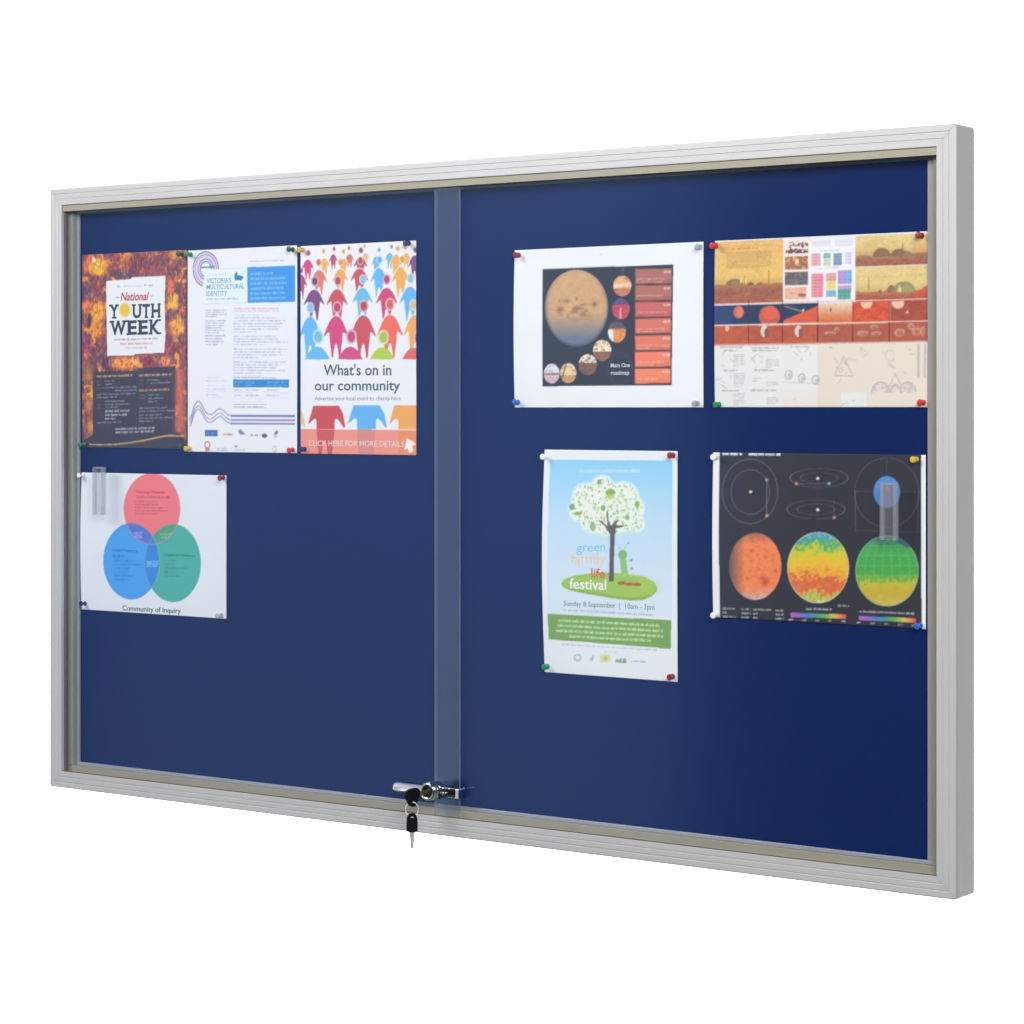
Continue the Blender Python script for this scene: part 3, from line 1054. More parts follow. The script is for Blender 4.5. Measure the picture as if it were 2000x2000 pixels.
    s.text('Advertise your local event to charity here', 190, 1392, 895, 1392, 34, (140, 142, 156))
    s.text('CLICK HERE FOR MORE DETAILS', 140, 1765, 925, 1775, 46, (252, 214, 206), 0.012)
    return s


# ---- 4 Venn diagram sheet
def poster_venn():
    s = Sheet('white sheet with overlapping red, blue and green circles titled Community of Inquiry', (45.5, 271.5, 342.0, 480.2),
              (130, 890, 5.682), [(159.5, 920.8), (443.3, 930.8), (158, 1189), (440.6, 1210)], (232, 236, 244),
              lift=lambda u, v: 3.0 * (1 - u) ** 8 * np.sin(np.pi * v))
    X, Y = s.X, s.Y
    e = lambda cx, cy, rx, ry: ((X - cx) / rx) ** 2 + ((Y - cy) / ry) ** 2
    r, b, g = e(952, 590, 316, 398), e(718, 1170, 310, 424), e(1180, 1195, 310, 432)
    s.fill(r < 1, (246, 126, 132))
    s.fill(b < 1, (78, 164, 240))
    s.fill((g < 1) & (b > 1), (82, 178, 168))
    s.fill((r < 1) & (b < 1), (92, 122, 204))
    s.fill((r < 1) & (g < 1) & (b > 1), (88, 164, 130))
    s.fill((b < 1) & (g < 1), (60, 140, 222))
    for q, c in ((r, (232, 150, 152)), (b, (104, 150, 196)), (g, (110, 172, 158))):
        s.fill((q < 1) & (q > 0.955), c, 0.7)
    s.fill((b > 1) & (b < 1.05) & (g < 1), (120, 205, 226), 0.6)
    def lines(x0, y, xs, c, h=16, pitch=44):
        for k, x1 in enumerate(xs):
            s.greek(x0, y + k * pitch, x1, h, c, 0.75, 0.03, (30, 80))
    lines(760, 505, (1020, 1020, 1075, 1120, 1010), (196, 92, 104), 14, 34)
    lines(525, 1160, (770, 840, 700, 690, 740, 700), (52, 120, 200), 16, 42)
    lines(1085, 1160, (1215, 1200, 1340, 1210, 1250), (52, 140, 134), 15, 44)
    s.greek(780, 455, 1165, 20, (190, 84, 96), 0.8, 0.03)
    s.greek(510, 1112, 635, 20, (48, 112, 190), 0.8)
    for x0, y0, x1, c in ((748, 858, 845, (172, 170, 236)), (755, 882, 830, (172, 170, 236)), (750, 904, 850, (172, 170, 236)), (1040, 875, 1170, (158, 204, 160)), (1055, 912, 1140, (158, 204, 160)),
                          (885, 1178, 1015, (130, 206, 250)), (890, 1202, 1010, (130, 206, 250)), (885, 1226, 1005, (130, 206, 250))):
        s.greek(x0, y0, x1, 17, c, 0.85)
    s.text('Teaching Presence', 765, 412, 1095, 424, 32, (186, 70, 84), 0.01)
    s.text('Social Presence', 505, 1058, 790, 1072, 32, (46, 108, 184), 0.01)
    s.text('Cognitive Presence', 1080, 1112, 1430, 1134, 32, (44, 128, 122), 0.01)
    s.text('Community of Inquiry', 615, 1712, 1262, 1752, 54, (60, 64, 76), 0.012)
    return s


# ---- 5 planet roadmap sheet
def poster_roadmap():
    s = Sheet('white sheet printed with a large tan planet and a column of orange text boxes', (859.0, 579.0, 1153.5, 788.8),
              (990, 450, 4.712), [(1006, 488), (1374.5, 473), (1005, 792.7), (1372, 797)], (240, 242, 249),
              lift=lambda u, v: 2.2 * (1 - u) ** 6 * np.sin(np.pi * v))
    X, Y = s.X, s.Y
    s.poly([(332, 354), (1532, 316), (1508, 1428), (328, 1424)], (50, 54, 68))
    # planet
    d = np.sqrt(((X - 640) / 290) ** 2 + ((Y - 712) / 352) ** 2)
    n = fbm(X / 120, Y / 110, 4)
    n2 = fbm(X / 40, Y / 45, 14)
    c = np.empty(X.shape + (3,))
    c[:] = (212, 168, 122)
    k = np.clip((n2 - 0.45) * 3, 0, 1)[..., None]
    c = c * (1 - 0.22 * k) + np.array((170, 130, 100)) * 0.22 * k
    w = np.clip((n - 0.40) * 2.4, 0, 1)[..., None]
    c = c * (1 - 0.25 * w) + np.array((232, 190, 126)) * 0.25 * w
    low = np.clip((Y - 760) / 240 + 0.25 * (n - 0.5), 0, 1)[..., None]
    c = c * (1 - low) + np.array((112, 122, 142)) * low
    lft = np.clip((0.30 - (X - 350) / 290) * 1.3, 0, 1)[..., None] * np.clip((Y - 520) / 260, 0, 1)[..., None]
    c = c * (1 - 0.7 * lft) + np.array((120, 120, 146)) * 0.7 * lft
    fade = np.clip((d - 0.90) / 0.10, 0, 1)[..., None] * np.clip((Y - 450) / 500 + 0.25, 0.1, 1)[..., None]
    c = c * (1 - fade) + np.array((84, 90, 112)) * fade
    c = c * (0.95 + 0.10 * fbm(X / 9, Y / 9, 52, 2))[..., None]
    s.fill(d < 1, c)
    pt = np.clip((fbm(X / 70 + 3, Y / 34, 41, 5) - 0.54) * 6, 0, 1) * np.exp(-(((X - 640) / 190) ** 2 + ((Y - 700) / 110) ** 2) ** 2) * (d < 0.95)
    s.fill(pt, (138, 104, 76), 0.75)
    for x, y, r in ((805, 680, 16), (480, 735, 14), (640, 625, 12)):
        s.fill(np.exp(-(((X - x) / r) ** 2 + ((Y - y) / (r * 1.3)) ** 2)) * (0.5 + n2), (120, 92, 66), 0.7)
    # little round views
    def view(cx, cy, rx, ry, top, bot, hy=0.0, extra=None):
        m = ((X - cx) / rx) ** 2 + ((Y - cy) / ry) ** 2 < 1
        s.fill(m & (Y < cy + hy), top)
        s.fill(m & (Y >= cy + hy), bot)
        s.fill(m & (fbm(X / 20, Y / 14, int(cx)) > 0.60), tuple(v * 0.72 for v in bot), 0.55)
        if extra:
            extra(m)
    view(1060, 512, 84, 96, (240, 178, 122), (206, 132, 98), 22, lambda m: s.fill(m & (np.abs(Y - 505 + (X - 1060) * 0.12) < 18), (250, 216, 180), 0.8))
    view(1046, 722, 82, 96, (96, 84, 134), (206, 80, 96), -40, lambda m: s.fill(m & (np.abs(X - 1042) < 9) & (Y > 715), (240, 170, 164), 0.9))
    view(1008, 935, 82, 96, (110, 92, 92), (238, 154, 88), -30, lambda m: (s.glow(1010, 860, 60, 45, (80, 80, 96), 0.8), s.fill(m & (X < 975) & (Y > 915), (240, 240, 236), 0.95)))
    view(872, 1102, 84, 98, (248, 226, 186), (150, 104, 90), 12, lambda m: (s.fill(m & (np.abs(X - 845) < 14) & (Y > 1060) & (Y < 1110), (252, 244, 224), 0.9), s.fill(m & (np.abs(X - 915) < 16) & (Y > 1065) & (Y < 1112), (252, 244, 224), 0.9)))
    view(740, 1232, 84, 96, (238, 232, 212), (134, 96, 84), -20)
    view(562, 1306, 74, 92, (240, 212, 160), (206, 160, 108), 20, lambda m: s.fill(m & (np.abs(X - 520 - (1300 - Y) * 0.3) < 6), (110, 86, 80), 0.8))
    view(412, 1310, 72, 90, (230, 226, 238), (216, 186, 196), 10, lambda m: s.fill(m & (np.abs(Y - 1312) < 7), (90, 74, 92), 0.8))
    s.line([(485, 1310), (660, 1285), (800, 1160), (930, 1010), (1010, 850)], 3, (180, 176, 176), 0.35)
    s.line([(1067, 330), (1067, 420)], 4, (190, 180, 176), 0.5)
    s.greek(1020, 370, 1100, 8, (140, 140, 150), 0.6)
    s.ring(1035, 1270, 112, 146, 4, (92, 98, 116), 0.8)
    # text boxes
    s.poly([(1178, 340), (1182, 1408), (1165, 1408), (1172, 340)], (120, 66, 62), 0.8)
    cols = [(178, 112, 104), (182, 112, 96), (206, 108, 98), (220, 120, 98), (228, 126, 98), (244, 132, 102), (248, 138, 104)]
    for k, c in enumerate(cols):
        y0 = 350 + k * 153
        x1 = 1518 - k * 3.2
        s.rect_(1182 - k * 1.5, y0 + 140, x1, y0 + 152, (132, 64, 56), 0.9, -0.008)
        s.rect_(1182 - k * 1.5, y0 + 6, x1, y0 + 140, c, 1, -0.008)
        s.rect_(1182 - k * 1.5, y0 + 96, x1, y0 + 138, tuple(v * 0.94 for v in c), 0.8, -0.008)
        lt = tuple(min(255, v * 0.55 + 115) for v in c)
        s.greek(1445 - k * 4, y0 + 34, x1 - 8, 20, tuple(min(255, v * 0.35 + 160) for v in c), 0.9)
        s.greek(1192, y0 + 100, (1450, 1435, 1475, 1480, 1490, 1440, 1380)[k], 12, lt, 0.75)
        if k in (0, 3, 4, 5):
            s.greek(1192, y0 + 124, (1440, 0, 0, 1450, 1300, 1340, 0)[k], 11, lt, 0.7)
    s.ell(872, 222, 14, 8, (212, 218, 234))
    s.text('Mars One', 950, 1258, 1128, 1256, 38, (216, 220, 230), 0.012)
    s.text('roadmap', 952, 1325, 1120, 1325, 38, (216, 220, 230), 0.012)
    return s


# ---- 6 storyboard sheet
def poster_story():
    s = Sheet('sheet of orange desert storyboard pictures above pale sketches, beside the right rail', (1170.6, 579.3, 1467.2, 789.2),
              (1370, 430, 4.11), [(1396, 471), (1811.6, 451), (1397, 795), (1814, 795.4)], (236, 234, 236),
              lift=lambda u, v: 1.5 * (1 - u) ** 8 * np.sin(np.pi * v))
    X, Y = s.X, s.Y
    sl = -0.045
    YS = Y - (X - 108) * sl * np.clip((1500 - Y) / 1350, 0, 1)     # rows follow the sheet's top edge
    N = fbm(X / 60, Y / 30, 6)
    N2 = fbm(X / 18, Y / 12, 16, 3)

    def blk(x0, y0, x1, y1):
        return (X > x0) & (X < x1) & (YS > y0) & (YS < y1)

    def scene_(x0, y0, x1, y1, hy, sky, gnd, domes=()):
        m = blk(x0, y0, x1, y1)
        yy = hy + (N - 0.5) * 30
        t = np.clip((YS - y0) / max(1, hy - y0), 0, 1)[..., None]
        s.fill(m & (YS < yy), (np.array(sky[0]) * (1 - t) + np.array(sky[1]) * t))
        t = np.clip((YS - hy) / max(1, y1 - hy), 0, 1)[..., None]
        s.fill(m & (YS >= yy), (np.array(gnd[0]) * (1 - t) + np.array(gnd[1]) * t))
        s.fill(m & (YS >= yy) & (N2 > 0.58), tuple(v * 0.82 for v in gnd[0]), 0.5)
        s.fill(m * np.exp(-((YS - hy) / 34.0) ** 2), tuple((a_ + b_) / 2 for a_, b_ in zip(sky[1], gnd[0])), 0.45)
        s.fill(m * np.clip((fbm(X / 90, YS / 26, 71) - 0.5) * 3, 0, 1), tuple(v * 0.84 for v in sky[1]), 0.35)
        for cx, rx, ry, c in domes:
            s.fill(m & (((X - cx) / rx) ** 2 + ((YS - hy - 10) / ry) ** 2 < 1) & (YS < hy + 12), c, 0.85)
            s.fill(m & (((X - cx - rx * .25) / (rx * .6)) ** 2 + ((YS - hy - 10) / (ry * .7)) ** 2 < 1) & (YS < hy + 12), tuple(min(255, v * 1.18) for v in c), 0.6)
    # left large picture
    scene_(108, 178, 652, 672, 520, ((244, 198, 130), (244, 206, 122)), ((170, 112, 92), (182, 110, 94)), ((265, 70, 55, (150, 124, 92)), (395, 24, 22, (110, 86, 70)), (470, 30, 20, (150, 110, 80))))
    s.fill(blk(200, 262, 560, 395) & (np.sin(YS * 0.42) > -0.5), (208, 168, 104), 0.75)
    s.greek(205, 215, 545, 9, (224, 160, 96), 0.8, sl)
    s.greek(240, 235, 450, 10, (222, 150, 92), 0.8, sl)
    for xx, yy in ((318, 500), (355, 500)):
        s.ell(xx, yy - 10, 8, 16, (250, 226, 150))
    s.line([(540, 405), (540, 505)], 7, (150, 112, 72), 0.8)
    s.line([(345, 450), (345, 520)], 5, (150, 112, 72), 0.7)
    # white block with small pictures
    s.fill(blk(655, 178, 1228, 668), (242, 238, 244))
    s.fill(blk(655, 178, 860, 668), (250, 226, 214), 0.8)
    s.fill(blk(672, 262, 852, 295) & (N2 > 0.33), (118, 84, 92))
    s.fill(blk(700, 200, 850, 262) & (N2 > 0.54), (112, 78, 78))
    s.fill(blk(668, 318, 852, 420), (166, 112, 84))
    s.fill(blk(668, 318, 852, 420) & (N2 > 0.6), (232, 186, 142), 0.8)
    s.ell(762, 330, 14, 22, (250, 214, 160))
    s.fill(blk(668, 438, 852, 542), (106, 98, 106))
    s.fill(blk(668, 438, 852, 542) & (N2 > 0.55), (140, 134, 132), 0.7)
    s.fill(blk(668, 560, 840, 650), (236, 184, 162))
    s.fill(blk(668, 560, 840, 650) & (N2 > 0.6), (226, 160, 132), 0.7)
    s.ell(805, 600, 34, 12, (150, 104, 100))
    s.fill(blk(880, 200, 1030, 245) & (np.sin(YS * 0.7) > 0), (206, 204, 220), 0.8)
    s.fill(blk(1065, 190, 1210, 250) & (np.sin(YS * 0.7) > -0.2), (206, 212, 222), 0.8)
    for x0, y0, x1, y1, c in ((880, 300, 950, 395, (232, 166, 180)), (975, 300, 1030, 340, (120, 184, 170)), (975, 340, 1030, 400, (206, 220, 190)), (1055, 305, 1122, 400, (122, 156, 184)),
                              (1150, 300, 1200, 390, (214, 212, 236)), (880, 458, 975, 640, (234, 140, 158)), (998, 458, 1078, 520, (226, 160, 150)), (1000, 520, 1075, 585, (232, 222, 120)),
                              (998, 590, 1078, 640, (132, 184, 214)), (1092, 438, 1150, 545, (188, 150, 206)), (1150, 440, 1202, 545, (122, 176, 228)),
                              (1092, 555, 1200, 610, (190, 160, 204)), (1092, 585, 1195, 662, (88, 164, 152))):
        s.fill(blk(x0, y0, x1, y1), c, 0.9)
        s.fill(blk(x0, y0, x1, y1) & (np.sin(YS * 0.25) > 0.55) & (np.sin(X * 0.16) > -0.4), tuple(v * 0.82 for v in c), 0.7)
    s.greek(945, 248, 1100, 5, (160, 190, 186), 0.8, sl)
    s.greek(930, 386, 1100, 5, (170, 190, 190), 0.8, sl)
    # right pictures
    scene_(1232, 178, 1830, 415, 330, ((240, 218, 156), (232, 198, 136)), ((160, 112, 92), (184, 118, 98)), ((1440, 70, 62, (140, 108, 88)), (1580, 62, 50, (136, 106, 86)), (1640, 40, 30, (150, 120, 104))))
    s.fill(blk(1690, 250, 1830, 330) & (N > 0.35), (226, 172, 110), 0.6)
    s.line([(1608, 190), (1608, 270)], 7, (136, 108, 80), 0.8)
    scene_(1232, 422, 1830, 690, 610, ((240, 212, 154), (232, 210, 142)), ((184, 112, 92), (196, 104, 92)), ((1430, 16, 22, (132, 110, 76)), (1520, 34, 55, (140, 112, 86)), (1620, 90, 80, (150, 150, 104)), (1585, 20, 55, (206, 196, 150))))
    s.fill(blk(1700, 540, 1830, 660) & (YS > 640 - (X - 1700) * 0.6), (214, 96, 72), 0.85)
    s.line([(1338, 460), (1338, 560)], 5, (150, 124, 76), 0.7)
    # two film strips
    s.fill(blk(108, 686, 935, 838), (58, 76, 108))
    s.fill(blk(108, 686, 250, 838), (64, 84, 132), 0.8)
    s.ell(300, 738, 42, 50, (206, 122, 104))
    s.ell(310, 735, 28, 40, (232, 140, 116))
    m = (((X - 545) / 84) ** 2 + ((Y - 770) / 84) ** 2 < 1) & blk(108, 686, 935, 838)
    s.fill(m, (206, 108, 98))
    s.fill(m & (((X - 550) / 62) ** 2 + ((Y - 745) / 54) ** 2 < 1), (236, 112, 90))
    s.fill(blk(655, 686, 932, 838) & (Y > 800 - (X - 660) * 0.42), (226, 110, 84))
    s.line([(665, 690), (770, 720), (810, 735)], 10, (206, 186, 140), 0.8)
    s.ell(815, 722, 8, 12, (246, 220, 190))
    t = np.clip((Y - 660) / 140, 0, 1)[..., None]
    s.fill(blk(938, 690, 1212, 842), np.array((246, 222, 196)) * (1 - t) + np.array((226, 130, 92)) * t)
    s.ell(1036, 718, 7, 14, (140, 84, 60))
    s.fill(blk(1216, 690, 1505, 842), (220, 92, 70))
    s.fill(blk(1216, 690, 1505, 842) & (N > 0.5), (232, 112, 74), 0.8)
    s.fill((((X - 1322) / 48) ** 2 + ((Y - 655) / 54) ** 2 < 1) & blk(1216, 690, 1505, 842), (244, 208, 168))
    s.fill(blk(1512, 690, 1830, 842), (176, 92, 78))
    s.fill(blk(1512, 690, 1830, 842) & (N > 0.52), (190, 100, 84), 0.8)
    s.fill((((X - 1575) / 50) ** 2 + ((Y - 660) / 50) ** 2 < 1) & blk(1512, 690, 1830, 842), (244, 206, 176))
    s.poly([(1635, 745), (1650, 718), (1665, 748)], (246, 186, 150))
    s.fill(blk(108, 846, 1830, 1000), (190, 102, 82))
    s.fill(blk(108, 846, 1830, 1000) & (N > 0.48), (206, 110, 82), 0.8)
    s.fill(blk(935, 846, 1830, 1000), (182, 108, 92), 0.7)
    for x in (378, 650, 932, 1212, 1505):
        s.rect_(x - 4, 640, x + 4, 985, (112, 52, 50), 0.85)
    s.ell(210, 870, 16, 22, (246, 196, 150))
    for x in (505, 778):
        s.ell(x, 890, 30, 46, (240, 220, 200))
        s.ell(x + 18, 905, 18, 40, (150, 104, 106))
    for x, y, rx, ry in ((1030, 905, 50, 14), (1085, 875, 24, 16), (1290, 905, 46, 22), (1385, 855, 36, 18), (1400, 908, 42, 18), (1590, 900, 44, 34), (1680, 848, 26, 26), (1725, 890, 40, 34), (1775, 890, 18, 40)):
        s.ell(x, y, rx, ry, (222, 164, 142), 0.85)
        s.ell(x + 4, y + 6, rx * 0.6, ry * 0.6, (176, 118, 100), 0.7)
    for y0 in (674, 842):
        s.fill(blk(108, y0, 1830, y0 + 10), (244, 214, 208))
    s.fill(blk(108, 994, 1830, 1012), (222, 172, 162), 0.8)
    pic = (YS < 1010) & ~blk(655, 178, 1228, 668)
    k = (0.86 + 0.18 * fbm(X / 7, Y / 7, 61, 2))[..., None]
    s.img = np.where(pic[..., None], np.clip((s.img - 128) * 1.06 + 124, 0, 255) * k, s.img)
    # lower sketches
    s.fill((Y > 985) & (YS > 1010) & (X < 930), (234, 232, 230))
    s.fill((Y > 965) & (YS > 1008) & (X >= 930), (232, 220, 206))
    s.fill((Y > 1380) & (X > 1120) & (X < 1330), (232, 232, 234), 0.8)
    s.fill((Y > 1370) & (X > 640) & (X < 930), (236, 226, 222), 0.8)
    g = (184, 182, 184)
    for x0, x1, yy in ((150, 330, 1020), (185, 285, 1045), (405, 620, 1025), (410, 600, 1045), (710, 865, 1015), (180, 290, 1205), (425, 585, 1203), (172, 310, 1367), (400, 605, 1365), (1025, 1055, 1022)):
        s.greek(x0, yy, x1, 9, (150, 150, 154), 0.8)
    for x0, y0, x1, n in ((258, 1080, 352, 7), (258, 1230, 352, 8), (258, 1390, 355, 7), (515, 1120, 625, 5), (515, 1300, 625, 3), (525, 1425, 625, 4)):
        s.para(x0, y0, x1, n, 15, 7, g, 0.8, 0, 0.1)
    rg = random.Random(5)
    for k in range(60):                   # thin pencil strokes
        cx, cy = rg.choice([(700, 1120), (820, 1080), (1130, 1160), (1160, 1230), (1280, 1080), (1520, 1080), (1560, 1180), (1660, 1060), (190, 1130), (440, 1130), (190, 1290), (430, 1310), (740, 1430), (1180, 1460)])
        x, y = cx + rg.uniform(-60, 60), cy + rg.uniform(-50, 50)
        s.line([(x, y), (x + rg.uniform(-50, 50), y + rg.uniform(-40, 40))], 5, (172, 166, 166), 0.7)
    for cx, cy, r in ((700, 1240, 28), (805, 1265, 26), (915, 1280, 28)):
        s.ring(cx, cy, r, r * 1.2, 8, (150, 156, 154), 0.8)
        s.ell(cx + 6, cy + 4, r * .5, r * .6, (176, 190, 178), 0.8)
    s.line([(650, 1300), (960, 1310)], 4, (180, 176, 176), 0.8)
    s.line([(1070, 1240), (1140, 1090), (1215, 1250), (1060, 1245)], 6, (178, 170, 168), 0.8)
    s.ring(1515, 1085, 34, 42, 5, (190, 182, 178), 0.8)
    for cx, rx, ry in ((1440, 70, 80), (1560, 42, 60), (1660, 62, 80)):
        s.ring(cx, 1380, rx, ry, 10, (176, 166, 172), 0.8, Y < 1385)
        s.fill((((X - cx) / rx) ** 2 + ((Y - 1380) / ry) ** 2 < 0.8) & (Y < 1385) & (N2 > 0.5), (196, 184, 190), 0.7)
    s.line([(1500, 1360), (1555, 1230), (1610, 1330)], 6, (172, 164, 170), 0.8)
    for y in range(1000, 1270, 16):
        s.greek(1732, y, 1755, 9, (140, 138, 148), 0.8)
        s.greek(1785, y, 1802, 9, (160, 158, 164), 0.8)
    return s


# ---- 7 festival poster
def poster_festival():
    def lf(u, v):
        return 6.5 * np.clip(1 - u / 0.55, 0, 1) ** 2.2 * np.sin(np.pi * np.clip(v, 0, 1)) ** 1.1 + 1.2 * np.clip((u - 0.7) / 0.3, 0, 1) ** 2 * np.sin(np.pi * v)
    s = Sheet('pale blue festival poster with a leafy tree on a green mound', (908.0, 229.0, 1115.3, 523.4),
              (1040, 860, 3.942), [(1064, 877.8), (1323.6, 881.6), (1063, 1312.8), (1323.6, 1332)], (238, 241, 250), lift=lf)
    X, Y = s.X, s.Y
    t = np.clip((Y - 150) / 1100, 0, 1)[..., None]
    sky = np.where(t < 0.4, np.array((150, 212, 248)) * (1 - t / 0.4) + np.array((196, 224, 248)) * (t / 0.4),
                   np.array((196, 224, 248)) * (1 - (t - 0.4) / 0.6) + np.array((222, 234, 246)) * ((t - 0.4) / 0.6))
    m = s.inside([(140, 148), (1080, 158), (1075, 1360), (125, 1335)])
    s.fill(m, sky)
    s.greek(365, 236, 830, 20, (206, 238, 252), 0.7, 0.0)
    # crown: pale cloud of leaves with many little green marks
    cl = np.zeros(X.shape, bool)
    hal = np.zeros(X.shape, bool)
    for cx, cy, r in ((540, 360, 88), (420, 440, 110), (380, 530, 92), (560, 470, 150), (700, 440, 118), (780, 520, 84), (660, 580, 130), (480, 600, 110), (800, 640, 66), (560, 660, 70), (470, 660, 50)):
        q = ((X - cx) / r) ** 2 + ((Y - cy) / (r * 1.02)) ** 2
        cl |= q < 0.92
        hal |= q < 1.18
    s.fill(hal, (226, 244, 242), 0.7)
    s.fill(cl, (240, 246, 232))
    rg = random.Random(11)
    for k in range(330):
        x, y = rg.uniform(290, 860), rg.uniform(290, 720)
        i = np.argmin((X - x) ** 2 + (Y - y) ** 2)
        if cl.ravel()[i]:
            c = rg.choice([(150, 184, 120), (176, 202, 130), (166, 190, 150), (132, 168, 116), (196, 206, 176)])
            s.ell(x, y, rg.uniform(3.5, 7.5), rg.uniform(5, 11), c, 0.85)
    for x, y, rx, ry, c in ((600, 400, 38, 26, (134, 178, 78)), (600, 432, 34, 16, (190, 214, 100)), (310, 510, 20, 24, (122, 164, 130)), (355, 562, 32, 14, (150, 170, 90)), (806, 492, 18, 28, (140, 176, 88)), (515, 320, 16, 20, (130, 166, 116)), (545, 520, 18, 24, (134, 170, 92)), (465, 660, 20, 36, (140, 178, 132)), (730, 592, 18, 20, (140, 170, 112))):
        s.ell(x, y, rx, ry, c, 0.9)
    # mound
    s.poly([(230, 1100), (250, 1068), (320, 1040), (430, 1024), (560, 1014), (740, 1026), (860, 1046), (940, 1090), (962, 1130), (955, 1165), (915, 1205), (850, 1228), (760, 1232), (600, 1212), (420, 1180), (290, 1152), (245, 1128)], (164, 200, 92))
    s.glow(850, 1120, 90, 50, (182, 208, 92), 0.7)
    s.fill(s.inside([(230, 1100), (290, 1152), (420, 1180), (600, 1212), (760, 1232), (850, 1228), (955, 1165), (962, 1130), (930, 1180), (840, 1208), (740, 1210), (600, 1190), (420, 1158), (280, 1130)]), (138, 172, 84), 0.7)
    # trunk and limbs
    br = (104, 96, 92)
    s.poly([(599, 705), (636, 705), (629, 900), (626, 1086), (588, 1086), (595, 900)], (96, 94, 96))
    s.poly([(570, 540), (580, 545), (588, 620), (605, 660), (640, 620), (668, 602), (640, 650), (690, 655), (715, 650), (690, 668), (640, 676), (642, 715), (594, 715), (560, 660), (505, 612), (530, 618), (580, 660), (574, 600)], br)
    # green caterpillar, flowers, butterflies
    gr = (134, 188, 116)
    s.ell(695, 880, 34, 38, gr)
    for k in range(5):
        s.ell(700 + 3 * k, 930 + 26 * k, 28, 20, (150, 200, 124))
    s.line([(690, 845), (660, 808)], 4, (150, 190, 150))
    s.line([(700, 845), (735, 792)], 4, (150, 180, 170))
    s.ell(738, 790, 7, 7, (124, 150, 180))
    for x, y in ((762, 922), (765, 985)):
        s.ell(x, y, 10, 11, (120, 158, 196))
    for x, y in ((712, 1035), (760, 1040), (805, 1040)):
        s.ell(x, y, 12, 10, (214, 222, 132))
        s.line([(x, y), (x - 8, y + 55)], 5, (150, 184, 90), 0.8)
    for x, y in ((690, 1098), (750, 1106), (805, 1108)):
        s.ell(x, y, 32, 14, (176, 108, 64))
    # print below
    s.poly([(128, 1334), (1070, 1384), (1066, 1604), (130, 1530)], (128, 170, 92))
    for k, (x0, x1) in enumerate(((205, 985), (200, 1000), (185, 1010), (280, 915))):
        s.greek(x0, 1384 + k * 40 + (x0 - 205) * 0.05, x1, 18, (206, 232, 180), 0.85, 0.055)
    s.greek(245, 1305, 930, 12, (168, 182, 200), 0.7, 0.055)
    s.greek(225, 1570, 960, 9, (176, 184, 200), 0.7, 0.06)
    s.greek(550, 1626, 660, 7, (190, 196, 206), 0.7, 0.05)
    s.ring(347, 1672, 24, 22, 10, (170, 170, 182), 0.8)
    s.line([(440, 1690), (470, 1660), (455, 1700)], 9, (150, 156, 172), 0.8)
    s.rect_(522, 1650, 600, 1705, (222, 226, 160), 1, 0.03)
    s.rect_(545, 1662, 580, 1690, (200, 208, 120), 1, 0.03)
    s.greek(640, 1698, 722, 26, (130, 150, 120), 0.9, 0.02)
    s.greek(760, 1700, 870, 10, (160, 164, 180), 0.8, 0.04)
    s.text('green', 345, 858, 562, 852, 72, (122, 204, 240), 0.0)
    s.text('family', 300, 945, 566, 948, 86, (246, 212, 172), 0.0)
    s.text('life', 455, 1054, 558, 1060, 72, (226, 104, 74), 0.015)
    s.text('festival', 292, 1138, 570, 1150, 78, (246, 250, 240), 0.015)
    s.text('Sunday 8 September  |  10am - 3pm', 248, 1270, 940, 1304, 40, (96, 130, 146))
    return s


